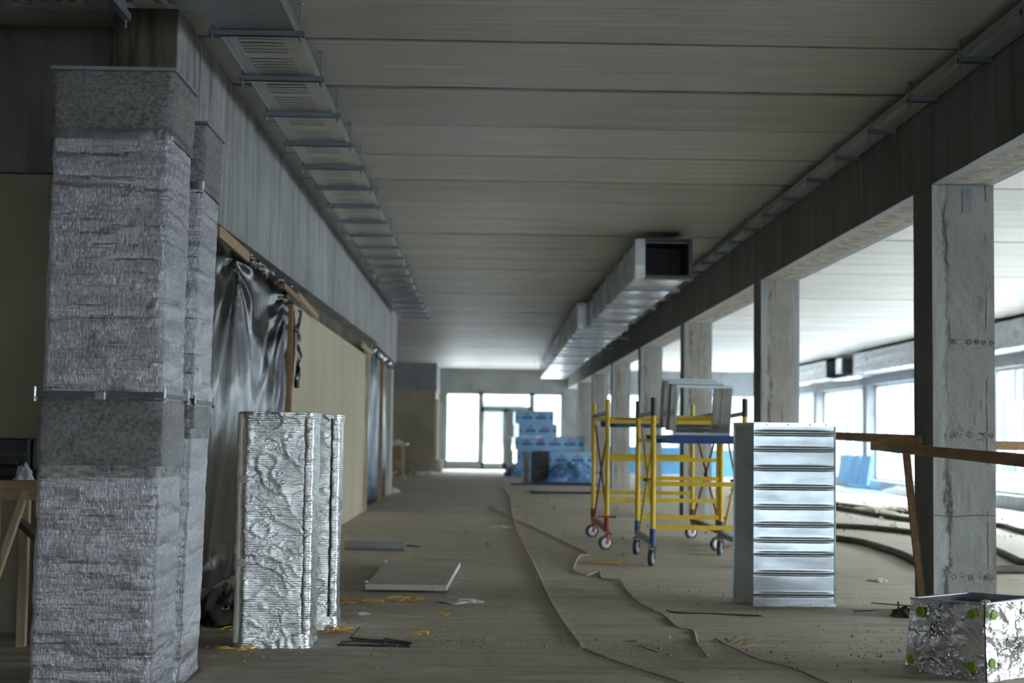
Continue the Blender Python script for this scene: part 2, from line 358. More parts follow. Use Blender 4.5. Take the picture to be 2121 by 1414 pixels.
M['gypsum'] = simple('dusty_board_face', (.60,.55,.46), (.52,.475,.39), .85, sc=(2,9,2), c3=(.2,.19,.16), sc3=(14,30,2), t3=(.66,.76), world=True)
M['yellow'] = simple('yellow_paint', (.74,.50,.015), (.62,.40,.01), .4, sc=(9,9,9), c3=(.30,.17,.03), sc3=(30,30,30), t3=(.68,.75), bstr=.05)
M['redp'] = simple('dark_red_paint', (.30,.035,.02), (.20,.03,.02), .45, sc=(12,12,12), bstr=.1)
M['bluep'] = simple('blue_paint', (.02,.08,.28), (.015,.05,.18), .4, sc=(12,12,12), bstr=.05)
M['blackp'] = simple('black_steel_paint', (.03,.032,.04), (.055,.055,.06), .4, sc=(12,12,12), bstr=.05)
M['rubber'] = simple('black_rubber', (.03,.03,.032), (.06,.06,.06), .6, sc=(20,20,20))
M['wheel'] = simple('grey_wheel_rim', (.45,.48,.5), (.35,.38,.4), .4, .3, sc=(20,20,20))
M['hose'] = simple('dusty_black_hose', (.055,.052,.045), (.12,.11,.09), .7, sc=(6,6,6), bs=(60,60,60), bstr=.3, world=True)
M['cord'] = simple('mortar_coated_cord', (.66,.57,.44), (.42,.34,.25), .9, sc=(30,30,30), bs=(90,90,90), bstr=.8, bd=.01, world=True)
M['strap'] = simple('yellow_plastic_strap', (.95,.55,.02), (.80,.42,.01), .35, sc=(20,20,20), bstr=.1)
M['green'] = simple('green_plastic', (.20,.36,.01), (.14,.27,.01), .4, bstr=0)
M['greypipe'] = simple('grey_foam_pipe', (.22,.23,.26), (.27,.28,.31), .7, sc=(6,6,6))
M['clear'] = simple('clear_plastic_scrap', (.55,.56,.55), (.7,.7,.7), .25, bs=(20,20,20), bstr=.6, bd=.02, spec=.8)
M['white'] = simple('white_plastic', (.75,.75,.74), (.65,.65,.65), .5)
M['offwhite'] = simple('pale_boards', (.62,.60,.52), (.55,.53,.46), .6, sc=(2,2,.5))
M['framep'] = simple('grey_window_frame', (.28,.33,.34), (.25,.30,.31), .45, bstr=0)
M['framew'] = simple('pale_window_frame', (.40,.44,.46), (.36,.40,.42), .45, bstr=0)
M['xps'] = simple('blue_foam_board', (.10,.33,.62), (.13,.40,.70), .5, sc=(3,3,3), bstr=.05)
M['bluefilm'] = simple('blue_wrapping_film', (.05,.16,.38), (.16,.32,.58), .25, sc=(4,4,4), c3=(.45,.58,.75), sc3=(6,6,8), t3=(.56,.68), bs=(12,12,12), bstr=.8, bd=.04)
M['blackfilm'] = simple('dark_wrapping_film', (.012,.018,.03), (.03,.045,.07), .3, sc=(4,4,4), bs=(12,12,12), bstr=.5, bd=.02)
M['facade'] = simple('pale_facade', (.06,.07,.088), (.046,.054,.068), .8, sc=(.3,.3,.3), bstr=0, world=True)
M['snow'] = simple('pale_ground', (.30,.30,.32), (.25,.25,.27), .9, sc=(.3,.3,.3), bstr=0, world=True)
M['facade2'] = simple('backdrop_facade', (.20,.195,.18), (.16,.16,.155), .8, sc=(.3,.3,.3), bstr=0, world=True)
M['yard'] = simple('dark_outdoor_tone', (.055,.062,.078), (.04,.045,.058), .9, sc=(.4,.4,.4), bstr=0, world=True)
M['foilD'] = galv('dull_duct_foil', (.50,.52,.54), .5, .1, (9,9,9), .5)
M['debris'] = simple('mortar_crumbs', (.40,.365,.29), (.25,.22,.17), .95, sc=(30,30,30), world=True)
M['straw'] = simple('dry_straw', (.48,.42,.28), (.35,.29,.18), .8)
M['bag'] = simple('crumpled_clear_bag', (.60,.66,.70), (.42,.48,.52), .3, bs=(30,30,30), bstr=.5, bd=.02)
M['case'] = simple('black_plastic_case', (.012,.014,.018), (.03,.034,.04), .45, bs=(40,40,40), bstr=.1)
t = NT('window_glass'); g = t.n('ShaderNodeBsdfGlossy'); g.inputs['Roughness'].default_value = .02
tr = t.n('ShaderNodeBsdfTransparent'); tr.inputs[0].default_value = (.93,.97,.97,1); mx = t.n('ShaderNodeMixShader')
lw = t.n('ShaderNodeLayerWeight'); lw.inputs[0].default_value = .5
t.l(t.math('MULTIPLY_ADD', lw.outputs['Facing'], .25, .04), mx.inputs[0]); t.l(tr.outputs[0], mx.inputs[1]); t.l(g.outputs[0], mx.inputs[2]); t.l(mx.outputs[0], t.out.inputs[0])
M['glass'] = t.m
# printed blue wrap of the foam packs: pale blue film, dark blue bands, red marks above them
t = NT('printed_blue_wrap'); co = t.coord(); X_, Y_, Z_ = t.xyz(co)
fx = t.math('FRACT', t.math('DIVIDE', t.math('ADD', X_, 10.02), .40)); fz = t.math('FRACT', t.math('DIVIDE', t.math('ADD', Z_, 10.0), .40))
def rect(a, b, c_, d): return t.math('MULTIPLY', t.math('MULTIPLY', t.math('GREATER_THAN', fx, a), t.math('LESS_THAN', fx, b)), t.math('MULTIPLY', t.math('GREATER_THAN', fz, c_), t.math('LESS_THAN', fz, d)))
c = t.mix(t.ramp(t.noise(co, (2,2,2), 3), .4, .7), (.28,.56,.86), (.42,.68,.92))
c = t.mix(rect(.12,.86,.34,.52), c, (.03,.13,.45))
c = t.mix(t.math('MULTIPLY', rect(.18,.80,.58,.68), t.ramp(t.noise(co, (30,30,6), 2), .42, .5)), c, (.45,.07,.10))
c = t.mix(rect(.45,.56,.70,.82), c, (.05,.08,.30))
M['print'] = t.done(c, .35, 0, t.bump(t.noise(co, (9,9,9), 4), .3, .02), .5)

# ================================================================== SETTING
def struct(o): o['kind'] = 'structure'; return o
# floor
b = MB()
xs = [XE] + [-6+i*.5 for i in range(8)] + [-2.2+i*.035 for i in range(166)] + [3.8+i*.3 for i in range(22)] + [10.6]
ys = [YB-.3, -6, 0, 3] + [4.5+i*.028 for i in range(250)]
y = ys[-1]; st = .03
while y < YF+.6: st *= 1.02; y += st; ys.append(y)
ys = sorted(set(round(v,4) for v in ys)); xs = sorted(set(round(v,4) for v in xs))
def fl(x, y):
    z = floorz(x, y)
    z += .0035*N(x*.9, y*9) + .004*N(x*1.3+5, y*1.4)
    if 6 < y < 12 and x < 4:
        e = sm(6, 7.2, y)*sm(12, 10, y)
        z += e*.020*max(0, N(x*2.3+9, y*7.0, 3)-.12) - e*.012*max(0, N(x*1.7, y*8.0, 7)-.28)
        z += e*.010*max(0, N(x*9, y*16, 2)-.25)
    return z
nx = len(xs)
for y in ys:
    for x in xs: b.v.append((x, y, fl(x, y)))
for j in range(len(ys)-1):
    for i in range(nx-1): a = j*nx+i; b.f.append((a, a+1, a+nx+1, a+nx))
struct(b.build('floor', M['floor'], smooth=True))
# ceiling: planks (1.2 m) with open joints, mortar behind
b = MB(); y0 = 8.682-1.2*20
def SW(k): return {20:.055, 21:.07, 22:.032, 23:.055, 24:.036, 25:.036, 26:.045, 27:.065, 28:.045}.get(k, (.05,.065,.045,.06)[k % 4])
k = 0
while y0 + 1.2*k < YF+1:
    ya = y0+1.2*k; g = SW(k)*.5; g2 = SW(k+1)*.5
    b.box(XE, ya+g, HC+.002*((k*7)%3), 10.8, ya+1.2-g2, HC+.22); k += 1
c = struct(b.build('ceiling', M['ceil'], bevel=.006))
b = MB()
for k in range(0, 66):
    ya = y0+1.2*k
    b.grid(90, 1, lambda u, v, ya=ya: (XE+.1+u*18.6, ya-.045+v*.09, HC+.020+.016*N(u*70, ya*3.1+v*.6)))
b.build('joint_mortar', M['seam'], parent=c)
struct(MB().box(XE, YB-.2, HC+.225, 10.85, YF+.6, HC+.30).build('trim_1', M['greyc']))
# right outer wall: sill, head band, piers
b = MB()
b.box(XO, YB, -.4, 10.6, YF+.4, .12); b.box(XO, YB, 2.62, 10.6, YF+.4, HC-.001)
for k in range(-4, 7):
    yp = Y1+6*k; b.box(XO-.03, yp, .12, 10.6, yp+(.42 if k > -2 else 6), 2.62)  # unseen bays beside and behind the camera walled up to dim the foreground
b.box(XO, YF-.05, .12, 10.6, YF+.4, 2.62)
struct(b.build('wall_right', M['greyc'], bevel=.01))
def glazing(name, axis, fixed, a0, a1, z0, z1, n, th=.07, mat=M['framew'], w_=.06):
    root = empty(name, (0,0,0), kind='structure')
    def bx(mb, u0, u1, za, zb, t=th):
        if axis == 'y': mb.box(fixed-t/2, u0, za, fixed+t/2, u1, zb)
        else: mb.box(u0, fixed-t/2, za, u1, fixed+t/2, zb)
    f = MB()
    bx(f, a0, a1, z0, z0+w_); bx(f, a0, a1, z1-w_, z1); bx(f, a0, a0+w_, z0, z1); bx(f, a1-w_, a1, z0, z1)
    f.build('window_frame', mat, root)
    for i in range(1, n):
        m = MB(); u = a0+(a1-a0)*i/n; bx(m, u-.04, u+.04, z0+w_, z1-w_, th*.9); m.build('mullion', mat, root)
    for i in range(n):
        m = MB(); u = a0+(a1-a0)*i/n; bx(m, u+.02, a0+(a1-a0)*(i+1)/n-.02, z0+.03, z1-.03, .008); m.build('pane', M['glass'], root)
    return root
wn_ = 1
for k in range(-4, 7):
    ya = Y1+6*k+.42; yb = Y1+6*(k+1)
    if k < -1: continue
    glazing('window_%d'%wn_, 'y', 10.46, ya+.02, yb-.02, .12, 2.62, 5); wn_ += 1
# far wall
b = MB()
b.box(XE, YF, -.3, -1.30, YF+.35, HC); b.box(-1.30, YF, 2.66, 2.78, YF+.35, HC-.001); b.box(-1.30, YF, -.3, -.03, YF+.35, .19); b.box(1.70, YF, -.3, 2.78, YF+.35, .19)
b.box(2.78, YF, -.3, 3.35, YF+.35, HC-.001); b.box(3.35, YF, 2.66, XO, YF+.35, HC-.001); b.box(3.35, YF, -.4, XO, YF+.35, .12)
struct(b.build('wall_back', M['greyc']))
glazing('window_%d'%wn_, 'x', YF+.2, -1.30, -.06, .19, 2.66, 1, .09, M['framep'], .085); wn_ += 1
glazing('window_%d'%wn_, 'x', YF+.2, -.06, 1.70, 2.08, 2.66, 1, .09, M['framep'], .085); wn_ += 1
glazing('window_%d'%wn_, 'x', YF+.2, 1.70, 2.78, .19, 2.66, 1, .09, M['framep'], .085); wn_ += 1
glazing('window_%d'%wn_, 'x', YF+.2, 3.35, 10.2, .12, 2.66, 6, .09, M['framep']); wn_ += 1
d = empty('door_1', (0,0,0), kind='structure')
for (xa, xb) in ((-.06, .82), (.82, 1.70)):
    f = MB()
    for r in ((xa, xa+.11, .02, 2.08), (xb-.11, xb, .02, 2.08), (xa, xb, .02, .22), (xa, xb, 1.98, 2.08)): f.box(r[0], YF+.15, r[2], r[1], YF+.25, r[3])
    lf = f.build('door_leaf', M['framep'], d); MB().box(xa+.08, YF+.19, .2, xb-.08, YF+.2, 2.0).build('pane', M['glass'], lf)
MB().cyl((.76, YF+.12, .95), (.76, YF+.12, 1.2), .012).build('door_handle', M['darksteel'], d)
struct(MB().box(-.06, YF-.02, -.05, 1.7, YF+.35, .02).build('trim_2', M['greyc']))
# rear wall behind the camera
b = MB()
b.box(XE, YB-.35, -.3, -.6, YB, HC); b.box(-.6, YB-.35, 2.4, 2.0, YB, HC-.001); b.box(-.6, YB-.35, -.3, 2.0, YB, .12); b.box(2.0, YB-.35, -.3, 4.6, YB, HC-.001); b.box(4.6, YB-.35, 2.62, 9.4, YB, HC-.001); b.box(4.6, YB-.35, -.4, 9.4, YB, .12); b.box(9.4, YB-.35, -.4, XO, YB, HC-.001)
struct(b.build('wall_front', M['greyc']))
glazing('window_%d'%wn_, 'x', YB-.2, -.6, 2.0, .12, 2.4, 2, .09, M['framep']); wn_ += 1
glazing('window_%d'%wn_, 'x', YB-.2, 4.6, 9.4, .12, 2.62, 4, .09, M['framep']); wn_ += 1
# left side
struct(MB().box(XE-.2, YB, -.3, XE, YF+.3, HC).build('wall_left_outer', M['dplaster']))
b = MB().box(-2.0, 13.82, 0, -1.75, 22.35, 2.32); struct(b.build('wall_left', M['plaster']))
struct(MB().box(-2.05, 8.5, 2.30, -1.86, 29.2, 2.62).build('trim_3', M['brown']))  # dark filler tone carries the recess shadow and foam above the plaster wall
struct(MB().box(-1.98, 28.62, 0, -1.74, 29.2, 2.40).build('wall_left_end', M['offwhite']))
# recess wall facing the camera at the left, with its upper concrete band
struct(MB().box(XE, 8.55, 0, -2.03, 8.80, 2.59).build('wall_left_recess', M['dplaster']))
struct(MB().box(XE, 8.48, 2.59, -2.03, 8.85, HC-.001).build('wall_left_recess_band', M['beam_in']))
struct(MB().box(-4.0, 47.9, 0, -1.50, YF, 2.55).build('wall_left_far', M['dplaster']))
struct(MB().box(-4.0, 47.9, 2.55, -1.47, YF, HC-.001).build('wall_left_far_band', M['greyc']))
# outdoors
b = MB().box(-60, YF+.4, -.6, 16.5, 170, -.5).box(10.65, -60, -.6, 16.5, YF+.4, -.5).box(-60, -80, -.6, 60, YB-.4, -.5)
tag(b.build('snowy_ground', M['snow']), kind='structure')
tag(MB().box(16.5, -60, -.6, 60, 170, -.5).build('dark_yard', M['yard']), kind='structure')  # added dark ground that keeps the view through the right windows from glaring
f = empty('neighbouring_building', (30,38,-.5), 'pale overexposed building seen outside through the right-hand windows', 'building')
MB().box(30, 10, -.5, 40, 165, 7.5).build('facade_wall', M['facade'], f)
for k in range(16):
    y = 15+9*k; g = MB().box(29.93, y, .6, 30.01, y+3.6, 2.9).build('window', M['yard'], f)
    MB().box(29.9, y-.1, .45, 29.99, y+3.7, .55).build('window_sill', M['yard'], g)

f = empty('far_backdrop', (-10,80,-.5), 'added building-shaped backdrop toning down the view beyond the far glazed door', 'building')  # invented building, placed to hold down glare in the far windows
MB().box(-45, 80, -.5, 16, 88, 10).build('facade_wall', M['facade2'], f)
for k in range(9):
    x = -30+5*k; MB().box(x, 79.93, .8, x+2.2, 80.01, 3.0).build('window', M['yard'], f)
# ================================================================== BEAMS AND COLUMNS
def sloped_beam(ya, yb, za, zb, label):
    b = MB(); x0, x1 = -2.03, XL
    b.grid(int((yb-ya)/.12), 1, lambda u, v: (x1+.004*N(u*(yb-ya)*1.4, v), ya+u*(yb-ya), (za+(zb-za)*u)*(1-v)+(HC-.002)*v))
    b.add([(x0,ya,za),(x1,ya,za),(x1,yb,zb),(x0,yb,zb)], [(0,3,2,1)])
    b.add([(x0,ya,za),(x1,ya,za),(x1,ya,HC-.002),(x0,ya,HC-.002)], [(0,1,2,3)])
    b.add([(x0,yb,zb),(x1,yb,zb),(x1,yb,HC-.002),(x0,yb,HC-.002)], [(3,2,1,0)])
    b.add([(x0,ya,za),(x0,yb,zb),(x0,yb,HC-.002),(x0,ya,HC-.002)], [(0,1,2,3)])
    return tag(b.build('concrete_beam', M['beam']), label, 'beam')
nb_ = sloped_beam(8.09, 10.84, 2.44, 2.47, 'short flaking end length of the left concrete beam, above the tall foil ducts')
sloped_beam(10.855, 23.9, 2.47, 2.60, 'long middle length of the left concrete beam, above black film and plaster wall')
sloped_beam(23.915, 29.29, 2.55, 2.51, 'far end length of the left concrete beam, past its thin vertical joint')
MB()
tag(MB().box(-2.028, 8.095, 0, -1.70, 8.47, 2.44).build('concrete_column', M['brown']), 'brown stained concrete column behind the tall foil ducts under the left beam', 'column')
nm = ['nearest', 'second', 'third', 'fourth', 'fifth', 'sixth', 'seventh']
MB().box(-2.032, 8.085, 2.441, -1.694, 8.092, HC-.004).build('end_face', M['brown'], nb_)['label'] = 'brown stained end face'
spots = ['overhead right, nearest the camera', 'between the nearest and second columns', 'between the second and third columns', 'between the third and fourth columns', 'between the fourth and fifth columns',
         'between the fifth and sixth columns', 'between the sixth and seventh columns', 'from the seventh column to the far wall']
for i, k in enumerate(range(-1, 7)):
    ya = Y1+6*k+ (0 if k > -1 else -18.2); yb = Y1+6*(k+1)-.006
    if k == 6: yb = YF-.003
    r = empty('concrete_beam', (XR, ya, HB), 'length of the right-hand concrete beam '+spots[i], 'beam')
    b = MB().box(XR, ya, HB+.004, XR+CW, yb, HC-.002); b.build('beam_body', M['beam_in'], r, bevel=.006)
    MB().grid(6, int((yb-ya)/.12), lambda u, v: (XR+.003+u*(CW-.006), ya+v*(yb-ya), HB+.0025*N(u*6, v*60))).build('rough_soffit', M['soffit'], r)
clab = ['nearest concrete column of the right row, with tie holes and a wire round it',
 'second concrete column of the right row, with long brown drip streaks',
 'third concrete column of the right row, behind the scaffold with the open duct',
 'fourth concrete column of the right row, seen between the two scaffolds',
 'fifth concrete column of the right row', 'sixth concrete column of the right row', 'seventh concrete column of the right row, farthest before the end wall']
for k in range(7):
    y = Y1+6*k
    r = empty('concrete_column', (XR+CW/2, y+.21, 0), clab[k], 'column')
    def side(u, v, y=y): return (XR+.001+.002*N(u*3,v*9,k), y+u*.42, v*(HB-.002))
    b = MB(); nzv = 90 if k < 2 else 24
    b.grid(8, nzv, lambda u, v: (XR+.002*N(u*3, v*9, k), y+.42-u*.42, v*(HB-.002)))
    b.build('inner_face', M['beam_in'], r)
    b = MB()
    b.grid(14 if k < 2 else 6, nzv, lambda u, v: (XR+u*CW, y+ (.004*N(u*5, v*16, k) if 0 < u < 1 else 0), v*(HB-.002)))
    b.grid(4, nzv, lambda u, v: (XR+CW+ (.006*N(v*50, u*3, k) if 0 < u < 1 else 0), y+u*.42, v*(HB-.002)))
    b.grid(1, 1, lambda u, v: (XR+CW-u*CW, y+.42, v*(HB-.002)))
    b.build('column_shaft', M['column'], r)
    if k == 0:
        for zz, xsl in ((1.78, (.13,.235,.29,.335,.385)), (1.18, (.15,.24,.345,.38)), (.27, (.13,.24,.34,.375))):
            for xx in xsl:
                MB().lathe((XR+xx, y-.006, zz+.006*N(xx*40)), (0,1,0), [(.0,.005),(.010,.006),(.013,.002),(.019,.0055)], 12).build('tie_hole', M['brown'], r)
        MB().box(XR+.20, y-.005, 2.62, XR+.26, y+.002, 2.78).build('chipped_slot', M['greyc'], r)

# ================================================================== CABLE TRAYS
r = empty('cable_tray', (-1.245, 7.95, 3.28), 'wide perforated steel cable tray running along the left beam', 'cable tray')
ZT = 3.285
MB().box(TXA, 7.92, ZT, TXB, 27.6, ZT+.002).build('perforated_base', M['tray'], r)
for x in (TXA, TXB): MB().box(x-.001, 7.92, ZT, x+.001, 27.6, ZT+.075).build('side_rail', M['siderail'], r)
# bend plate to the branch
b = MB(); n = 18
pts = []
for i in range(n+1):
    a = i/n*pi/2; pts.append((-1.235+.20*cos(a)+0*a, 7.55+.0+.37*0+ .0))
outer = [(TXB, 7.92)] + [(TXB-.30+.30*cos(a), 7.45+.0-.30*sin(a)) for a in [i/12*pi/2 for i in range(13)]]
inner = [(TXA-.12, 7.15)] + [(TXA-.12, 7.57)] + [(TXA-.12+.12*sin(a), 7.69-.12*cos(a)) for a in [i/8*pi/2 for i in range(9)]] + [(TXA, 7.92)]
poly = outer + inner
m_ = len(poly); vs = [(x, y, ZT-.001) for x, y in poly] + [(x, y, ZT+.001) for x, y in poly]
b.add(vs, [tuple(range(m_-1,-1,-1)), tuple(range(m_,2*m_))])
b.build('bend_plate', M['galv_dull'], r)
b = MB()
for (x0, y0_), (x1, y1_) in zip(outer[:-1], outer[1:]): b.add([(x0,y0_,ZT),(x1,y1_,ZT),(x1,y1_,ZT+.075),(x0,y0_,ZT+.075)], [(0,1,2,3)])
b.build('bend_side', M['galv'], r, thick=.003)
r2 = empty('cable_tray', (-2.5, 7.36, 3.28), 'branch cable tray crossing to the left at the top of the picture', 'cable tray')
MB().box(-6.5, 7.15, ZT+.002, TXA-.125, 7.57, ZT+.004).build('perforated_base', M['tray_x'], r2)
for y in (7.15, 7.57): MB().box(-6.5, y-.001, ZT+.002, TXA-.125, y+.001, ZT+.075).build('side_rail', M['galv_dull'], r2)
def hanger(loc, x0, x1, rods, label, group, nm_='tray_hanger', mat=M['strut'], along='x'):
    r = empty(nm_, loc, label, 'tray hanger', group); y = loc[1]; z = loc[2]
    b = MB(); b.box(x0, y-.021, z-.008, x1, y-.018, z+.02).box(x0, y+.018, z-.008, x1, y+.021, z+.02).box(x0, y-.018, z+.017, x1, y+.018, z+.02)
    b.build('strut', mat, r)
    for x in rods:
        q = MB().cyl((x, y, z-.045), (x, y, HC-.001), .005, 8).build('threaded_rod', M['galv_dull'], r)
        MB().cyl((x, y, z-.030), (x, y, z-.022), .012, 6).build('nut', M['galv_dull'], q)
        MB().cyl((x, y, HC-.008), (x, y, HC-.002), .018, 10).build('ceiling_anchor', M['galv_dull'], q)
    return r
h0 = hanger((-1.24, 7.95, 3.262), -1.495, -.985, (-1.475, -1.005), 'galvanised strut hanger of the left cable tray, nearest to the camera', 'strut hangers of the left cable tray')
for i in range(1, 20): dup(h0, (-1.24, 7.95+1.02*i - (.05 if i > 3 else 0), 3.262), 'galvanised strut hanger of the left cable tray, %s from the camera' % ORD[i])
hx = empty('tray_hanger', (-1.86, 7.4, 3.262), 'single strut hanger under the branch tray at the top left corner', 'tray hanger')
MB().box(-1.88, 7.05, 3.242, -1.84, 7.66, 3.282).build('strut', M['strut'], hx)
for y in (7.08, 7.63): MB().cyl((-1.86, y, 3.20), (-1.86, y, HC-.001), .005, 8).build('threaded_rod', M['galv_dull'], hx)
r = empty('cable_tray', (2.81, 5, 3.33), 'narrow dark cable tray running along the right-hand beam', 'cable tray')
MB().box(2.735, 4, 3.335, 2.885, 46, 3.337).build('perforated_base', M['tray_r'], r)
for x in (2.735, 2.885): MB().box(x-.001, 4, 3.335, x+.001, 46, 3.39).build('side_rail', M['siderail'], r)
h0 = hanger((2.81, 8.46, 3.315), 2.705, 2.90, (2.715,), 'small dark strut hanger of the narrow right cable tray, second from the camera', 'strut hangers of the right cable tray')
for i in list(range(-1, 0)) + list(range(1, 22)): dup(h0, (2.81, 8.46+1.01*i, 3.315), 'small dark strut hanger of the narrow right cable tray, %s from the camera' % ORD[i+1])

# ================================================================== CEILING DUCT
def duct_section(root, x0, x1, z0, z1, ya, yb, ribs, mat, name='duct_section'):
    w = .0
    prof_n = max(2, ribs*6)
    def dz(t):       # folded cross ribs: shallow saw-tooth panels
        f = (t*ribs) % 1.0; return .010*(1-abs(2*f-1))
    b = MB()
    loop = [(x0,z0),(x1,z0),(x1,z1),(x0,z1)]; nn = [(0,-1),(1,0),(0,1),(-1,0)]
    for (p, q, (nx_, nz_)) in ((loop[0],loop[1],nn[0]),(loop[1],loop[2],nn[1]),(loop[2],loop[3],nn[2]),(loop[3],loop[0],nn[3])):
        def fn(u, v, p=p, q=q, nx_=nx_, nz_=nz_):
            e = dz(v)*min(1, 8*u)*min(1, 8*(1-u)) - .006
            return (p[0]+(q[0]-p[0])*u+nx_*e, ya+(yb-ya)*v, p[1]+(q[1]-p[1])*u+nz_*e)
        b.grid(10, prof_n, fn)
    return b.build(name, mat, root)
def flange_ring(root, x0, x1, z0, z1, y, w=.022, t=.02, mat=None, name='flange'):
    b = MB()
    b.box(x0-w, y-t/2, z0-w, x1+w, y+t/2, z0+.004).box(x0-w, y-t/2, z1-.004, x1+w, y+t/2, z1+w)
    b.box(x0-w, y-t/2, z0+.004, x0+.004, y+t/2, z1-.004).box(x1-.004, y-t/2, z0+.004, x1+w, y+t/2, z1-.004)
    return b.build(name, mat or M['galv_dull'], root)
r = empty('ventilation_duct', (2.0, 16.6, 2.92), 'long square galvanised duct under the ceiling with a black open mouth', 'duct')
y = 16.75; X0, X1, Z0, Z1 = 1.70, 2.30, 2.935, 3.33
while y < 24.6:
    yb = min(y+1.25, 24.85); duct_section(r, X0, X1, Z0, Z1, y, yb, 2, M['galv']); flange_ring(r, X0, X1, Z0, Z1, y+.012); y = yb
MB().box(1.56, 24.86, 2.93, 2.40, 24.90, 3.36).build('step_plate', M['galv'], r)
y = 24.9; X0, X1, Z0, Z1 = 1.57, 2.39, 2.935, 3.36
i = 0
while y < 46.2:
    yb = min(y+1.25, 46.2); f_ = min(1, (y-24.9)/21); x0 = 1.57+.20*f_
    duct_section(r, x0, X1+.12*f_, Z0, Z1, y, yb, 3, M['galv']); flange_ring(r, x0, X1+.12*f_, Z0, Z1, y+.012, .016); y = yb
# mouth: framed opening in the front plate, its dark inside painted by a black plate and lining
b = MB().box(1.678, 16.62, 2.915, 1.79, 16.75, 3.35); b.build('mouth_cheek', M['galv'], r)
b = MB().box(1.79, 16.60, 2.905, 2.315, 16.75, 2.945).box(1.79, 16.60, 3.335, 2.315, 16.75, 3.36).box(2.275, 16.60, 2.945, 2.315, 16.75, 3.335)
b.build('mouth_frame', M['darksteel'], r)
MB().box(1.80, 17.3, 2.945, 2.275, 17.32, 3.33).build('painted_mouth_back', M['rim'], r)
MB().box(1.795, 16.76, 2.943, 1.80, 17.3, 3.33).box(2.27, 16.76, 2.943, 2.275, 17.3, 3.33).box(1.8, 16.76, 2.943, 2.27, 17.3, 2.946).box(1.8, 16.76, 3.327, 2.27, 17.3, 3.33).build('painted_mouth_lining', M['rim'], r)
for y in (17.9, 20.4, 22.9, 26.5, 29.5, 32.5, 36, 40, 44):
    xa_, xb_ = (1.655, 2.345) if y < 24 else (1.50, 2.56)
    hr = MB().box(xa_, y-.02, 2.89, xb_, y+.02, 2.905).build('support_rail', M['strut'], r)
    for x in (xa_+.012, xb_-.012): MB().cyl((x, y, 2.87), (x, y, HC-.001), .005, 8).build('threaded_rod', M['galv_dull'], hr)
# duct of the outer wall
def foil_run(ya, yb, label, x0=9.55, x1=10.15, z0=2.86, z1=3.36):
    r = empty('foil_wrapped_duct', (9.85, ya, z0), label, 'duct')
    y = ya
    while y < yb-.1:
        ye = min(y+1.3, yb); b = MB()
        loop = [(x0,z0),(x1,z0),(x1,z1),(x0,z1)]
        for i in range(4):
            p, q = loop[i], loop[(i+1)%4]
            b.grid(8, 10, lambda u, v: (p[0]+(q[0]-p[0])*u+.02*N(u*4+i, y+v*5), y+(ye-y)*v, p[1]+(q[1]-p[1])*u+.02*N(v*5+y, u*4, i)))
        b.build('foil_section', M['foilD'], r); y = ye
    for yy in (ya, yb): MB().box(x0+.03, yy-.01, z0+.03, x1-.03, yy+.01, z1-.03).build('painted_duct_mouth', M['rim'], r)  # black end plates stand for the unlit duct interior
    return r
foil_run(6, 38.6, 'foil wrapped duct along the window wall, seen past the nearest column')
foil_run(41.6, 50.6, 'farther foil wrapped duct along the window wall, beyond the second column')
r = empty('duct_branch', (9.7, 40.1, 2.9), 'dark square duct opening between the two foil wrapped ducts', 'duct')
MB().box(9.56, 39.85, 2.93, 10.15, 40.5, 3.34).build('duct_body', M['galv'], r); MB().box(9.60, 39.83, 2.97, 9.9, 39.849, 3.30).build('painted_duct_mouth', M['rim'], r)  # black panel on a solid body paints the dark opening
MB().box(9.65, 38.62, 2.80, 10.15, 41.58, 2.85).build('support_rail', M['galv'], r)

# ================================================================== TALL FOIL DUCTS
def wrap(root, name, x0, x1, y0, y1, z0, z1, mat, res=.012, rad=.018, fn=None, lean=0.0, rz=0):
    cx, cy = (x0+x1)/2, (y0+y1)/2; W_, D_ = x1-x0, y1-y0; path = []
    cs, sn = cos(rz), sin(rz)
    corners = [(x1-rad, y0+rad, -pi/2), (x1-rad, y1-rad, 0), (x0+rad, y1-rad, pi/2), (x0+rad, y0+rad, pi)]
    starts = []
    for ci, (ax, ay, a0) in enumerate(corners):
        for i in range(5): a = a0+i/4*pi/2; path.append((ax+rad*cos(a), ay+rad*sin(a), cos(a), sin(a)))
        nx_ = corners[(ci+1)%4]; a1 = a0+pi/2
        p = (ax+rad*cos(a1), ay+rad*sin(a1)); q = (nx_[0]+rad*cos(nx_[2]), nx_[1]+rad*sin(nx_[2]))
        L = sqrt((p[0]-q[0])**2+(p[1]-q[1])**2); m = max(1, int(L/res))
        for i in range(1, m): path.append((p[0]+(q[0]-p[0])*i/m, p[1]+(q[1]-p[1])*i/m, cos(a1), sin(a1)))
    n = len(path); nz = max(2, int((z1-z0)/res)); b = MB()
    for j in range(nz+1):
        z = z0+(z1-z0)*j/nz
        for (x, y, nx_, ny_) in path:
            d = fn(x, y, z, (z-z0)/(z1-z0)) if fn else 0
            X = x+nx_*d; Y = y+ny_*d
            X, Y = cx+(X-cx)*cs-(Y-cy)*sn, cy+(X-cx)*sn+(Y-cy)*cs
            b.v.append((X+lean*z, Y, z))
    for j in range(nz):
        for i in range(n): b.f.append((j*n+i, j*n+(i+1)%n, (j+1)*n+(i+1)%n, (j+1)*n+i))
    return b.build(name, mat, root, smooth=True)
def wA(x, y, z, t): return .0035*N(x*9, y*9, z*26)+.005*N(x*2.5, y*2.5, z*13)+.0016*N(x*60, y*60, z*40)
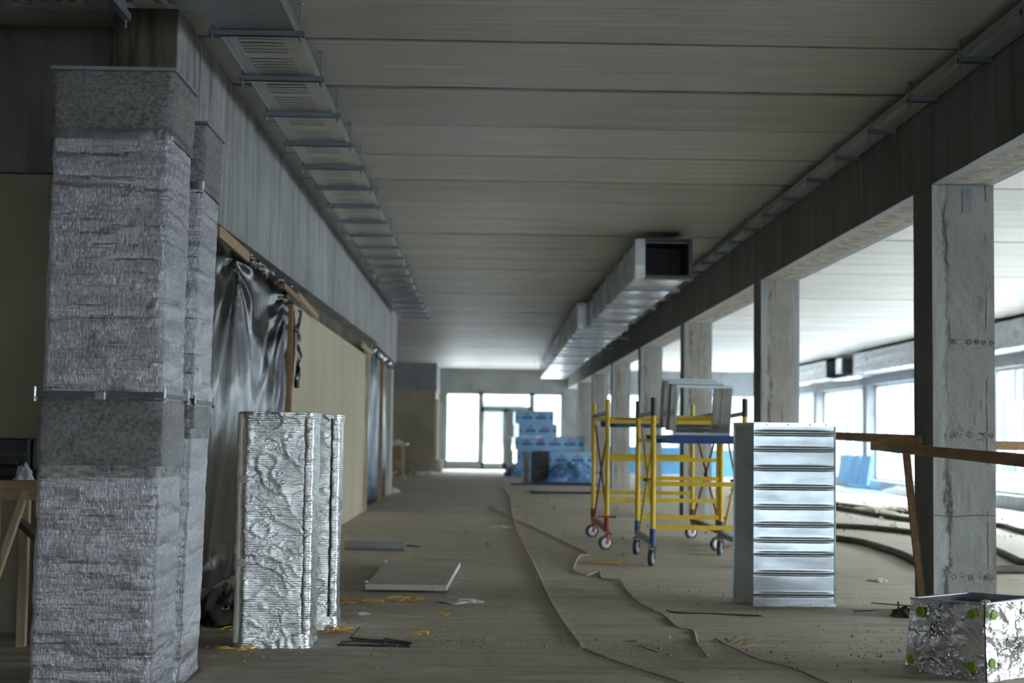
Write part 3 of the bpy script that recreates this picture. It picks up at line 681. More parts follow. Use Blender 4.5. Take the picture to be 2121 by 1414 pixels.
def tall(x0, x1, y0, y1, lean, label, seed, zs):
    r = empty('insulated_duct', ((x0+x1)/2, (y0+y1)/2, 0), label, 'duct')
    L = lambda z: lean*z
    f = lambda x, y, z, t: wA(x+seed, y, z, t)
    wrap(r, 'foil_wrap', x0, x1, y0, y1, .012, 1.262, M['foilA'], fn=f, lean=lean)
    wrap(r, 'foil_wrap', x0+.004, x1-.004, y0+.004, y1-.004, 1.278, 2.53, M['foilA'], fn=f, lean=lean)
    wrap(r, 'dense_foil_sleeve', x0-.003, x1+.003, y0-.003, y1+.003, zs[0], 1.255, M['foilA2'], fn=lambda x,y,z,t: f(x,y,z,t)+.003, lean=lean)
    wrap(r, 'dense_foil_sleeve', x0, x1, y0, y1, zs[1], 2.532, M['foilA2'], fn=lambda x,y,z,t: f(x,y,z,t)+.003, lean=lean)
    wrap(r, 'tape_band', x0, x1, y0, y1, zs[1]-.036, zs[1]+.004, M['tape'], fn=lambda x,y,z,t: f(x,y,z,t)+.004+.002*N(x*30,y*30,z*60), lean=lean)
    wrap(r, 'glue_band', x0, x1, y0, y1, zs[0]-.045, zs[0]+.005, M['smear'], fn=lambda x,y,z,t: f(x,y,z,t)+.003+.003*N(x*50,y*50,z*60), lean=lean)
    for nm_, z, t in (('flange', 1.270, .018), ('top_flange', 2.541, .014), ('bottom_flange', .006, .012)):
        b = MB(); e = .012 if z < 2 else .010; l = L(z)
        b.box(x0-e+l, y0-e, z-t/2, x1+e+l, y0+.02, z+t/2).box(x0-e+l, y1-.02, z-t/2, x1+e+l, y1+e, z+t/2)
        b.box(x0-e+l, y0+.02, z-t/2, x0+.02+l, y1-.02, z+t/2).box(x1-.02+l, y0+.02, z-t/2, x1+e+l, y1-.02, z+t/2)
        if z == 1.270: b.box(x0-e+.002+l, y0-e+.002, z+t/2, x1+e-.002+l, y0, z+t/2+.006)
        b.build(nm_, M['galv_dull'] if z > 2 else M['darksteel'], r)
    for cx_, cy_ in ((x0-.016, y0-.012), (x1+.012, y0-.016), (x1+.014, y1+.012)):
        q = MB().cyl((cx_+L(1.27), cy_, 1.245), (cx_+L(1.27), cy_, 1.30), .0055, 8).build('bolt', M['galv'], r)
        MB().cyl((cx_+L(1.27), cy_, 1.252), (cx_+L(1.27), cy_, 1.262), .012, 6).build('nut', M['galv'], q)
    MB().box((x0+x1)/2-.02+L(1.27), y0-.028, 1.252, (x0+x1)/2+.022+L(1.27), y0-.012, 1.284).build('flange_clip', M['galv'], r, bevel=.003)
    return r
tall(-1.712, -1.245, 5.80, 6.225, .010, 'tall foil insulated duct standing on end, nearest the camera at the left', 0, (1.0, 2.30))
tall(-1.80, -1.335, 6.80, 7.245, .0225, 'tall foil insulated duct standing just behind the biggest one at the left', 5, (1.15, 2.27))

# ================================================================== SHORT FOIL DUCTS
def crease(x, y, z, s, k=1.0):
    v = noise.noise(Vector((x*s, y*s, z*s))); return max(0, 1-abs(v)*9)*k
def wC(seed):
    def f(x, y, z, t):
        d = .007*N(x*5+seed, y*5, z*6)
        d += .004*crease(x+seed, y, z*1.6, 3.1)*(.4+.6*N(x*3, y*3, z*3+seed)) + .003*crease(x, y+seed, z*1.2, 8.0)
        e = max(0, 1-t*13)+max(0, (t-.95)*16)
        return d + e*(.008+.012*abs(N(x*22+seed, y*22, z*22)))
    return f
def short(x0, x1, y0, y1, rz, label, seed):
    r = empty('insulated_duct', ((x0+x1)/2, (y0+y1)/2, 0), label, 'duct')
    wrap(r, 'foil_wrap', x0, x1, y0, y1, .003, 1.245, M['foilC'], res=.0085, rad=.045, fn=wC(seed), rz=rz)
    c, s = cos(rz), sin(rz); cx, cy = (x0+x1)/2, (y0+y1)/2
    b = MB(); 
    for (w_, h_, z, t) in (((x1-x0), (y1-y0), 1.243, .01),):
        b.obox((cx, cy, z), (w_-.03, h_-.03, t), rz)
    b.build('wool_edge', M['fibre'], r)
    wrap(r, 'edge_strip', x1-.05, x1+.006, y0-.006, y0+.05, .08, 1.22, M['foilC'], res=.012, rad=.02, fn=lambda x,y,z,t: .005*N(x*20,y*20,z*30))
    return r
rC = short(-1.29, -.90, 8.02, 8.42, 0, 'knee-high crinkled foil duct piece, front one of the standing pair', 2.0)
wrap(rC, 'wool_seam', -1.298, -1.272, 8.012, 8.04, .03, 1.235, M['fibre'], res=.012, rad=.01, fn=lambda x,y,z,t: .006*N(x*30,y*30,z*22))
for zz in (.89, .45): MB().lathe((-1.262, 8.005, zz), (0,-1,0), [(.022,0),(.018,.004),(.0,.002)], 10).build('torn_hole', M['fibre'], rC)
short(-1.24, -.835, 8.78, 9.16, radians(3), 'crinkled foil duct piece standing partly hidden behind the front one', 9.0)

# ================================================================== BARE METAL DUCT, standing
r = empty('duct_section', (2.13, 10.5, 0), 'bare galvanised duct section standing on end right of the scaffold', 'duct')
XA, XB, YA, YB_, HZ = 1.865, 2.42, 10.30, 10.86, 1.25
b = MB(); ribs = [.07,.215,.345,.44,.545,.665,.80,.93,1.06,1.17]
def groove(z):
    d = 0
    for i, q in enumerate(ribs):
        t = (z-q)
        d += -.007*math.exp(-(t/.006)**2) + (.005*math.exp(-((t-.014)/.010)**2))
    return d
b.grid(18, 250, lambda u, v: (XA+u*(XB-XA), YA-.0-(groove(v*HZ)+ .003*N(u*1.6, v*8))*min(1,10*u)*min(1,10*(1-u)), v*HZ))
b.build('front_panel', M['galv_plate'], r, smooth=True)
b = MB(); b.grid(8, 60, lambda u, v: (XA-.085+.085*u + 0*v, YA+.245-u*.245, v*HZ)); b.build('side_panel', M['galv_plate'], r)
b = MB(); b.grid(6, 120, lambda u, v: (XB, YA+u*.40, v*HZ)); b.grid(6, 10, lambda u, v: (XB-.05-u*(XB-XA+.05-.0), YA+.40-.155*u, v*HZ)); b.build('back_panel', M['galv_dull'], r)
for nm_, z in (('bottom_flange', .0), ('top_flange', HZ-.025)):
    b = MB()
    for p, q in (((XA, YA), (XB, YA)), ((XA, YA), (XA-.085, YA+.245)), ((XB, YA), (XB, YA+.40)), ((XA-.085, YA+.245), (XB-.05, YA+.4))):
        b.bar((p[0], p[1], z+.0125), (q[0], q[1], z+.0125), .022, .025)
    b.build(nm_, M['galv'], r)
for x in (1.95, 2.10, 2.25, 2.36):
    for z in (.0125, HZ-.0125): MB().cyl((x, YA-.012, z), (x, YA-.018, z), .006, 8).build('rivet', M['galv_dull'], r)
MB().bar((XB+.004, YA-.004, .02), (XB+.004, YA-.004, HZ-.02), .010, .012).build('corner_seam', M['galv_dull'], r)

# ================================================================== LEFT WALL FILMS AND TIMBER
def film(name, y0, y1, z0, z1, fn, label, nu=150, nv=190):
    o = MB().grid(nu, nv, fn).build(name, M['film'], smooth=True, thick=.0015); return tag(o, label, 'plastic film')
def f1(u, v):
    y = 9.17+u*4.38; z = v*2.42
    top = 2.42 - .07*sin(pi*min(1, u*2.2)) - .10*sin(pi*max(0, min(1, (u-.45)/.52)))**1.0
    z = v*top
    x = -1.80 + .05*N(y*.9, z*.35) + .028*N(y*3.2, z*.55, 3) 
    # folds fanning down and left from the nail at the far upper corner, and from one nearer
    for (ny, nz_, s, am) in ((13.25, 2.34, 21, .020), (10.95, 2.40, 15, .022)):
        dy = y-ny; dz = nz_-z; rr = sqrt(dy*dy+dz*dz)+.05; an = math.atan2(dz, dy)
        x += am*sin(an*s+1.5*N(an*3, rr))*math.exp(-rr*.75)*min(1, rr*3)
    x += .05*math.exp(-((y-12.9)/.16)**2)*(.4+.6*N(z*1.3,4)) - .04*math.exp(-((y-12.55)/.10)**2)*(1-v*.5)
    x += .030*sin(y*16)*sm(12.3, 13.2, y)
    x -= .16*(1-sm(0, 1.5, z))
    x -= .09*math.exp(-((y-9.62)/.12)**2)
    x += .05*sm(.45, 0, z)*abs(N(y*2.5, z*4))
    return (x, y, z+.008)
film('plastic_sheet', 9, 13.5, 0, 2.4, f1, 'big shiny black plastic sheet hung between tall foil ducts and plaster wall')
def f1b(u, v):
    y = 8.52+u*.62; z = v*2.38
    return (-1.76+.05*N(y*2, z*.6)+.03*sin(y*26+z*.6)-.14*(1-sm(0,1.5,z)), y, z+.008)
film('plastic_sheet', 8.5, 9.2, 0, 2.4, f1b, 'narrow black plastic strip hanging against the tall foil ducts', 60, 120)
def heap(name, cx, cy, cz, rx, ry, rz_, mat, label, cat, seed=0, n=44, rough=.35):
    b = MB()
    def fn(u, v):
        a = u*2*pi; t = v; rr = 1+rough*N(cos(a)*2+seed, sin(a)*2, t*3)+.18*rough*N(cos(a)*9, sin(a)*9+seed, t*9)
        zz = (1-t**2.2)*rz_*(1+.6*rough*N(cos(a)*3*t+seed, sin(a)*3*t, 5)) + .25*rough*rz_*abs(N(cos(a)*8*t, sin(a)*8*t, seed))*(1-t)
        return (cx+rx*t*cos(a)*rr, cy+ry*t*sin(a)*rr, cz+max(.001, zz))
    b.grid(n*2, n, fn)
    b.add([(cx+rx*cos(a/24*2*pi)*.8, cy+ry*sin(a/24*2*pi)*.8, cz+.001) for a in range(24)], [tuple(range(23,-1,-1))])
    return tag(b.build(name, mat, smooth=True), label, cat)
heap('plastic_sheet_heap', -1.60, 9.55, .004, .24, .62, .17, M['film'], 'crumpled end of black plastic lying on the floor behind the foil ducts', 'plastic film', 3)
def f2(u, v):
    y = 22.55+u*5.7; top = 2.48-.05*sin(pi*u*2)**2
    x = -1.82+.06*N(y*1.2, v*1.5, 8)+.05*sin(y*7)*.6+.03*N(y*4, v*3)
    return (x, y, .008+v*top)
film('plastic_sheet', 22, 28, 0, 2.4, f2, 'black plastic sheet filling the far doorway of the left wall', 110, 80)
def ragged(y0, y1, label, s, zt=2.50):
    o = MB().grid(90, 12, lambda u, v: (-1.735+.04*N(u*14+s, v*2)+.02*sin(v*5+u*30), y0+u*(y1-y0), zt-.012 - v*(.06+.10*abs(N(u*9+s, 3))))).build('plastic_fringe', M['film'], smooth=True, thick=.002)
    return tag(o, label, 'plastic film')
ragged(10.9, 13.7, 'ragged black plastic fringe along the underside of the left beam', 1, 2.47)
ragged(22.6, 28.9, 'ragged black plastic fringe above the far doorway', 6, 2.52)
def timber(p0, p1, w, h, label, mat=M['wood'], name='timber_batten'):
    return tag(MB().bar(p0, p1, w, h).build(name, mat, bevel=.003), label, 'batten')
timber((-1.71, 9.6, 2.425), (-1.71, 10.83, 2.40), .022, .075, 'pale batten nailing the black sheet up beside the tall foil ducts')
timber((-1.70, 12.7, 2.385), (-1.70, 13.9, 2.355), .022, .05, 'thin grey batten at the upper far corner of the big black sheet', M['oldwood'])
timber((-1.69, 13.6, 2.39), (-1.69, 15.2, 2.32), .022, .06, 'pale batten lapping onto the top of the plaster wall')
timber((-1.70, 20.9, 2.385), (-1.70, 22.9, 2.37), .03, .075, 'short pale batten at the top corner of the far doorway')
timber((-1.76, 13.62, .0), (-1.76, 13.66, 2.31), .05, .05, 'upright brown stud at the edge of the plaster wall', M['oldwood'], 'timber_stud')
timber((-1.72, 22.38, .0), (-1.72, 22.38, 2.36), .04, .05, 'upright timber stud at the near side of the far doorway', M['wood_z'], 'timber_stud')
timber((-1.70, 25.2, .0), (-1.70, 25.2, 2.42), .06, .06, 'upright timber stud in the middle of the far doorway', M['oldwood'], 'timber_stud')
tag(MB().grid(20, 40, lambda u, v: (-1.70+.05*N(u*3, v*6), 13.72+u*.28*(1-abs(v-.6)), 1.55+v*.72)).build('plastic_flap', M['film'], smooth=True, thick=.002), 'small black plastic flap torn loose at the plaster wall edge', 'plastic film')

# ================================================================== LEFT TRESTLE TABLE
r = empty('trestle_table', (-2.7, 7.7, 0), 'rough timber trestle table in the dark corner at the far left', 'table')
MB().box(-3.4, 7.45, .845, -2.0, 8.05, .885).build('table_top', M['wood'], r)
for p, q in (((-2.40, 7.50, .845), (-2.40, 7.50, .0)), ((-2.06, 7.52, .845), (-2.06, 7.52, 0)), ((-3.2, 7.5, .845), (-3.2, 7.5, 0)), ((-3.2, 8.0, .845), (-3.2, 8.0, 0)), ((-2.4, 8.0, .845), (-2.4, 8.0, 0))):
    MB().bar(p, q, .045, .045).build('leg', M['wood_z'], r)
MB().bar((-2.24, 7.47, .84), (-2.39, 7.47, .36), .03, .05, (0,1,0)).build('brace', M['wood_z'], r)
MB().bar((-2.40, 7.9, .66), (-2.0, 7.9, .30), .03, .10, (0,1,0)).build('brace', M['darkwood'], r)
MB().bar((-2.40, 7.47, .82), (-2.02, 7.47, .82), .03, .06).build('apron', M['wood'], r)
r = empty('tool_case', (-2.2, 7.8, .886), 'black plastic tool case on the trestle table', 'case')
MB().box(-2.62, 7.62, .886, -2.28, 7.98, 1.09).build('case_body', M['case'], r, bevel=.01)
MB().box(-2.276, 7.66, .886, -2.12, 7.95, 1.085).build('case_side', M['darksteel'], r, bevel=.008)
MB().box(-2.6, 7.605, 1.0, -2.3, 7.62, 1.02).build('case_seam', M['rim'], r)
r = empty('power_tool', (-2.36, 7.55, .886), 'dark power tool lying beside the plastic bag on the trestle table', 'tool')
MB().cyl((-2.43, 7.54, .925), (-2.30, 7.53, .925), .038, 14).build('motor_body', M['case'], r)
MB().tube([(-2.34, 7.53, .95), (-2.31, 7.53, .975), (-2.30, 7.53, .94), (-2.31, 7.53, .90)], .009, 8).build('handle', M['darksteel'], r)
heap('plastic_bag', -2.27, 7.52, .886, .05, .035, .075, M['bag'], 'small crumpled clear plastic bag on the edge of the trestle table', 'bag', 4, 16, .6)

# ================================================================== SCAFFOLDS
def caster(root, x, y, axis, brk):
    r_ = .07; a = Vector((.35,-.94,0)).normalized() if axis == 'x' else Vector((.94,-.34,0)).normalized()
    c = Vector((x, y, r_)); t = Vector((-a.y, a.x, 0))
    q = MB().lathe(c, a, [(.0,-.018),(.03,-.018),(.055,-.020),(.068,-.020),(.0755,-.012),(.0755,.012),(.068,.020),(.055,.020),(.03,.018),(0,.018)], 28).build('caster_wheel', M['rubber'], root, smooth=False)
    MB().lathe(c, a, [(0,-.024),(.03,-.024),(.05,-.021),(.05,.021),(.03,.024),(0,.024)], 24).build('wheel_rim', M['wheel'], q)
    b = MB()
    for s in (-1, 1):
        p = c + a*(.028*s); b.bar(p+Vector((0,0,-.012)), p+t*.035+Vector((0,0,.095)), .004, .035, t)
    b.box(x-.035+t.x*.03, y-.035+t.y*.03, r_+.088, x+.035+t.x*.03, y+.035+t.y*.03, r_+.098)
    b.cyl((x+t.x*.03, y+t.y*.03, r_+.09), (x+t.x*.03, y+t.y*.03, .22), .014, 10)
    b.build('caster_fork', M['blackp'] if brk else M['redp'], root)
def tower(x0, x1, y0, y1, ztop, base, sock, zr_f, zr_b, label, deckz, deck, dx):
    r = empty('scaffold_tower', ((x0+x1)/2, (y0+y1)/2, 0), label, 'scaffold')
    for x in (x0, x1):
        for y in (y0, y1):
            p = MB().cyl((x, y, .21), (x, y, ztop), .0235, 14).build('upright', M['yellow'], r)
            MB().cyl((x, y, .19), (x, y, .33), .0275, 14).build('socket', sock, p)
            MB().cyl((x, y, ztop-.16 if base is M['blackp'] else ztop-.001), (x, y, ztop+.002), .0265, 14).build('top_sleeve', M['blackp'] if base is M['blackp'] else M['yellow'], p)
            caster(r, x-.01, y, 'o' if base is M['blackp'] else 'x', base is M['blackp'])
    for y, zs in ((y0, zr_f), (y1, zr_b)):
        for z in zs: MB().box(x0, y-.013, z-.02, x1, y+.013, z+.02).build('rung', M['yellow'], r)
    for x in (x0, x1):
        MB().bar((x, y0, .205), (x, y1, .205), .045, .05).build('base_beam', base if base is M['redp'] else M['strut'], r)
        MB().bar((x, y0, ztop-.13), (x, y1, ztop-.15), .012, .04).build('guard_bar', M['bluep'] if base is M['redp'] else M['strut'], r)
        zc = .80
        q = MB().cyl((x+dx, y0+.05, ztop-.25), (x+dx, y1-.05, .25), .011, 8).build('diagonal_brace', M['redp'] if base is M['redp'] else M['yellow'], r)
        MB().cyl((x+dx*1.6, y0+.05, .25), (x+dx*1.6, y1-.05, ztop-.25), .011, 8).build('diagonal_brace', M['redp'] if base is M['redp'] else M['yellow'], r)
        MB().cyl((x+dx*2.4, (y0+y1)/2-.01, (ztop)/2), (x-dx, (y0+y1)/2-.01, ztop/2), .014, 8).build('clamp_screw', M['darksteel'], r)
    if deck:
        dk = MB().box(x0+.10, y0+.02, deckz, x1-.005, y1-.02, deckz+.018).build('deck_board', M['blackp'], r)
        MB().box(x0+.08, y0-.005, deckz-.045, x1-.02, y0+.018, deckz+.03).build('deck_rim', M['bluep'], dk)
        MB().box(x0+.08, y1-.018, deckz-.045, x1-.02, y1+.005, deckz+.03).build('deck_rim', M['bluep'], dk)
        MB().box(x0, y0-.01, deckz-.005, x0+.10, y0+.012, deckz+.02).build('deck_hook', M['darksteel'], dk)
    return r
RT = tower(1.276, 2.41, 15.30, 17.20, 1.52, M['redp'], M['redp'], (1.30, .917, .505), (1.35, .93, .51), 'farther yellow scaffold tower on casters with dark red base beams', 1.30, True, .012)
for x in (1.276, 2.41): MB().bar((x-.09, 15.28, .335), (x+.09, 15.28, .335), .02, .02).build('brake_handle', M['redp'], RT)
BT = tower(1.53, 2.35, 13.42, 14.75, 1.495, M['blackp'], M['bluep'], (.73, .343), (1.34, .743, .366), 'nearer yellow scaffold tower on casters with blue sockets carrying an open duct', 1.135, True, .02)
MB().bar((1.53, 13.42, 1.11), (1.53, 14.75, 1.11), .03, .035).build('side_ledger', M['yellow'], BT)
# open duct ring on the deck
r = empty('duct_section', (2.0, 13.65, 1.175), 'short open galvanised duct piece tilted on the nearer scaffold deck', 'duct')
m = Matrix.Translation((1.985, 13.50, 1.388)) @ Matrix.Rotation(radians(10),4,'Z') @ Matrix.Rotation(radians(10),4,'X')
w_, h_, dp = .245, .205, .45
def T(x, y, z): return tuple(m @ Vector((x, y, z)))
for nm_, a_, b_ in (('side_panel', (-w_,-h_), (-w_,h_)), ('top_panel', (-w_,h_), (w_,h_)), ('side_panel', (w_,h_), (w_,-h_)), ('bottom_panel', (w_,-h_), (-w_,-h_))):
    MB().grid(10, 24, lambda u, v: T(a_[0]+(b_[0]-a_[0])*u + (.004*sin(v*40)*min(1,5*u)*min(1,5*(1-u)) if a_[0]==b_[0] else 0), v*dp, a_[1]+(b_[1]-a_[1])*u)).build(nm_, M['galv'], r, thick=.002)
for nm_, y in (('front_flange', 0), ('back_flange', dp), ('stiffening_frame', dp*.55)):
    b = MB(); e = .02
    for p, q in (((-w_-e/2,-h_),(-w_-e/2,h_)), ((w_+e/2,-h_),(w_+e/2,h_)), ((-w_-e,h_+e/2),(w_+e,h_+e/2)), ((-w_-e,-h_-e/2),(w_+e,-h_-e/2))):
        b.bar(T(p[0], y, p[1]), T(q[0], y, q[1]), .022, .022)
    b.build(nm_, M['galv_dull'], r)

# ================================================================== RAILING AT THE NEAREST COLUMN
timber((2.60, 7.0, 1.045), (2.80, 10.75, 1.10), .028, .062, 'weathered rail board fixed across the nearest column, running out of frame right', M['oldwood'], 'rail_board')
timber((2.889, 9.86, 1.142), (3.12, 14.9, 1.195), .028, .066, 'weathered rail board running back behind the standing metal duct', M['oldwood'], 'rail_board')
timber((3.34, 10.10, 1.115), (5.2, 10.25, 1.10), .028, .058, 'rail board crossing the opening right of the nearest column', M['oldwood'], 'rail_board')
timber((2.835, 10.02, 1.08), (2.862, 9.72, .0), .045, .03, 'thin weathered stud leaning up to the rail at the nearest column', M['oldwood'], 'timber_stud')
b = MB(); q = [(XR-.008, Y1+.40, .64), (XR-.008, Y1-.008, .665), (XR+.12, Y1-.010, .655), (XR+.30, Y1-.010, .668), (XR+CW+.01, Y1-.008, .663), (XR+CW+.012, Y1+.3, .66)]
b.tube([(2.80, 9.98, .69), (2.815, 9.88, .67)]+q, .0028, 6)
tag(b.build('tie_wire', M['darksteel']), 'thin rusty wire tied round the nearest column at knee height', 'wire')

# ================================================================== FOIL BOX, bottom right
r = empty('foil_box', (2.47, 7.47, 0), 'low open sheet metal box wrapped in foil with green washers, bottom right', 'box')
Lb, Nb, Rb, Bb = (2.128,7.537), (2.404,7.155), (2.775,7.425), (2.50,7.81)
Lt, Nt, Rt, Bt = (2.158,7.53,.352), (2.400,7.165,.366), (2.765,7.43,.372), (2.53,7.79,.356)
def face(p0, p1, t0, t1, s):
    nrm = Vector((p1[1]-p0[1], -(p1[0]-p0[0]), 0)).normalized()
    def fn(u, v):
        bx = Vector((p0[0]+(p1[0]-p0[0])*u, p0[1]+(p1[1]-p0[1])*u, 0)); tp = Vector(t0)+(Vector(t1)-Vector(t0))*u
        p = bx.lerp(tp, v); e = min(1, 12*u)*min(1, 12*(1-u))
        d = .004*N(p.x*14+s, p.y*14, p.z*14) + .006*crease(p.x, p.y+s, p.z, 4.5) + .003*crease(p.x+s, p.y, p.z, 11) + .006*max(0, .12-v)/.12
        return p + nrm*(d*(.3+.7*e)+.004)
    return MB().grid(70, 60, fn)
for nm_, a in (('foil_side', (Lb,Nb,Lt,Nt,1)), ('foil_side', (Nb,Rb,Nt,Rt,4)), ('foil_side', (Rb,Bb,Rt,Bt,7)), ('foil_side', (Bb,Lb,Bt,Lt,9))):
    face(*a).build(nm_, M['foilX'], r, smooth=True)
for a, bq, ta, tb in ((Lb,Nb,Lt,Nt), (Nb,Rb,Nt,Rt), (Rb,Bb,Rt,Bt), (Bb,Lb,Bt,Lt)):
    ins = lambda p, z: (p[0]+(2.455-p[0])*.07, p[1]+(7.48-p[1])*.07, z)
    MB().add([ins(a,.003),ins(bq,.003),ins(tb,tb[2]),ins(ta,ta[2])], [(0,1,2,3)]).build('steel_liner', M['galv'], r, thick=.003)
    MB().bar(ta, tb, .026, .006).build('rim', M['galv_dull'], r)
def washer(c, nrm):
    nrm = Vector(nrm).normalized()
    q = MB().lathe(c, nrm, [(0,.004),(.024,.004),(.0255,.002),(.0255,-.004),(0,-.004)], 20).build('green_washer', M['green'], r)
    t_ = Vector((-nrm.y, nrm.x, 0)); b = MB()
    for k in range(6):
        a = k*pi/3; p = Vector(c)+nrm*.0041+(t_*cos(a)+Vector((0,0,1))*sin(a))*.014; b.lathe(p, nrm, [(.0032,0),(0,.0004)], 8)
    b.build('washer_hole', M['rim'], q)
n1 = (-(7.155-7.537)*-1, -(2.404-2.128), 0); n1 = (-.81,-.586,0); n2 = (.588,-.809,0)
for x, y, z in ((2.190,7.470,.293), (2.366,7.222,.310), (2.158,7.515,.052), (2.362,7.228,.062)): washer((x-.010, y-.008, z), n1)
for x, y, z in ((2.440,7.176,.315), (2.424,7.164,.088), (2.72,7.37,.32), (2.72,7.37,.08)): washer((x+.008, y-.011, z), n2)
MB().lathe((2.415,7.19,.372), (0,0,1), [(.0,.012),(.02,.008),(.028,-.004),(.0,-.01)], 9).build('wool_tuft', M['fibre'], r)

# ================================================================== FAR GOODS: foam packs
def pack(loc, sx, sy, sz, label, mat=M['print'], ghost=None):
    r = empty('foam_board_pack', loc, label, 'package', 'shrink wrapped foam board packs')
    x, y, z = loc
    MB().box(x-sx/2, y, z, x+sx/2, y+sy, z+sz).build('printed_wrap', mat, r, bevel=.012)
    MB().box(x-sx/2-.004, y+.03, z+.03, x-sx/2-.001, y+sy-.03, z+sz-.03).build('open_end', M['white'], r)
    return r
lv = ['bottom', 'second', 'third', 'fourth', 'top']
for i in range(5): pack((1.55+(.02 if i % 2 else -.03)+(.05 if i == 3 else 0), 43.6, .003+.378*i), 1.10, .6, .374, 'blue printed foam board pack, %s level of the tall rear stack' % lv[i])
for i in range(5): pack((.82-(.03*(i%3)), 43.75, .003+.372*i), .20 if i > 1 else .22, .6, .366, 'narrow pale end pack beside the tall rear stack, %s level' % lv[i], M['white'])
for i in range(3): pack((2.12+.02*i, 40.1, .003+.385*i), 1.12, .6, .381, 'blue printed foam board pack, %s level of the middle stack' % ['bottom','middle','top'][i])
for i in range(2): pack((2.20, 37.35, .003+.39*i), 1.05, .6, .386, 'pale blue printed pack of the front stack, %s level' % ['lower','upper'][i])
for i in range(2): pack((1.45, 37.35, .003+.39*i), .42, .6, .386, 'dark wrapped pack at the left of the front stack, %s one' % ['lower','upper'][i], M['blackfilm'])
for i in range(2): pack((1.12, 37.9, .003+.38*i), .14, .5, .376, 'pale slab end standing left of the dark packs, %s one' % ['lower','upper'][i], M['white'])
heap('wrapping_film_heap', 2.25, 37.0, .004, .72, .30, .50, M['bluefilm'], 'large crumpled heap of blue wrapping film against the front stack', 'plastic film', 2, 40, .5)
heap('wrapping_film_heap', .90, 43.1, .004, .30, .35, .26, M['bluefilm'], 'small crumpled heap of blue film left of the tall rear stack', 'plastic film', 6, 26, .5)
tag(MB().box(.70, 35.5, .005, 2.75, 36.62, .05).build('black_board', M['blackfilm'], bevel=.01), 'flat black sheet on the floor in front of the foam packs', 'board')
r = empty('flat_board', (1.6, 30.8, 0), 'thin pale topped board lying on the floor nearer than the foam packs', 'board')
MB().box(1.0, 30.2, .02, 2.3, 31.4, .045).build('board_core', M['blackfilm'], r); MB().grid(10, 8, lambda u, v: (1.05+u*1.2, 30.3+v*1.0, .05+.01*N(u*6, v*6))).build('top_sheet', M['gypsum'], r, thick=.004)
# far left table and debris
r = empty('work_table', (-2.0, 41, 0), 'small white topped work table against the far left wall', 'table')
MB().box(-2.9, 40.7, .86, -2.02, 41.5, .92).build('table_top', M['white'], r)
for x in (-2.85, -2.15):
    for y in (40.8, 41.4): MB().box(x-.03, y-.03, 0, x+.03, y+.03, .86).build('leg', M['wood_z'], r)
MB().bar((-2.8, 40.78, .8), (-2.15, 40.78, .1), .04, .06).build('brace', M['oldwood'], r)
MB().box(-2.6, 40.76, .45, -2.2, 40.80, .85).build('apron', M['oldwood'], r)
heap('paper_bundle', -2.3, 41.0, .921, .16, .16, .10, M['white'], 'white crumpled bundle on the far work table', 'bundle', 3, 16, .4)
heap('rubble_heap', -2.05, 42.3, .004, .35, .6, .20, M['debris'], 'low grey heap of rubble on the floor by the far work table', 'rubble', 8, 26, .5)
heap('plastic_scrap', -1.55, 44.6, .004, .35, .5, .06, M['white'], 'scatter of white plastic scraps near the far left corner', 'scrap', 5, 20, .6)
heap('paper_scrap', -1.72, 29.7, .004, .12, .16, .10, M['offwhite'], 'pale crumpled scrap at the foot of the left wall end', 'scrap', 1, 16, .5)
heap('white_rag', -1.95, 38.6, .004, .05, .1, .06, M['white'], 'tiny white scrap on the floor before the far work table', 'scrap', 2, 12, .5)
for i, (x, lab) in enumerate(((-1.44, 'pale board leaning on the far corner, nearer one'), (-1.36, 'pale board leaning on the far corner, middle one'))):
    timber((x-.02, 47.6-.0*i+i*1.1, .0), (x-.02, 47.8+i*1.1, 2.3-.1*i), .10, .05, lab, M['offwhite'], 'leaning_board')
r = empty('bucket', (-1.33, 46.6, 0), 'white bucket standing at the foot of the leaning boards', 'bucket')
MB().lathe((-1.33, 46.6, .002), (0,0,1), [(0,0),(.11,0),(.14,.40),(.13,.40),(.10,.02),(0,.02)], 24).build('bucket_body', M['white'], r)
MB().tube([(-1.33+.14*cos(a), 46.6, .40-.0+.05*sin(a)) for a in [i/10*pi for i in range(11)]], .004, 6).build('handle', M['galv_dull'], r)
# blue foam boards in the right-hand hall
for i in range(7):
    x = 4.2+.85*i
    tag(MB().obox((x, 47.5, .44+floorz(x,0)), (.84, .08, .86), 0, radians(-6)).build('foam_board', M['xps']), 'blue foam board leaning at the right hall far end, %s from the left' % ORD[i], 'board', 'blue boards at the far end of the right hall')
for i in range(3):
    y = 39.0+i*1.05
    o = tag(MB().obox((9.98-.02*i, y, .37), (.07, 1.0, .75), 0, 0, radians(9)).build('foam_board', M['xps']), 'blue foam board leaning under the outer windows, %s' % ['nearest','middle','farthest'][i], 'board', 'blue boards leaning under the outer windows')
tag(MB().obox((9.3, 38.2, -.118), (.9, 3.4, .04)).build('foam_board', M['xps']), 'blue foam board lying flat on the floor by the outer windows', 'board')
heap('plastic_scrap', 9.95, 35.6, -.146, .09, 1.4, .2, M['clear'], 'bluish clear plastic scraps lying along the foot of the outer window wall', 'scrap', 3, 24, .6)
for i, (x, y, rr) in enumerate(((6.3, 24.6, .5), (7.1, 25.6, .6))):
    heap('rubble_heap', x, y, floorz(x,y)-.005, rr, rr*.9, .08, M['debris'], ['low mound of pale rubble left in the right hall, nearer', 'low mound of pale rubble in the right hall, farther'][i], 'rubble', i*3+2, 26, .6)

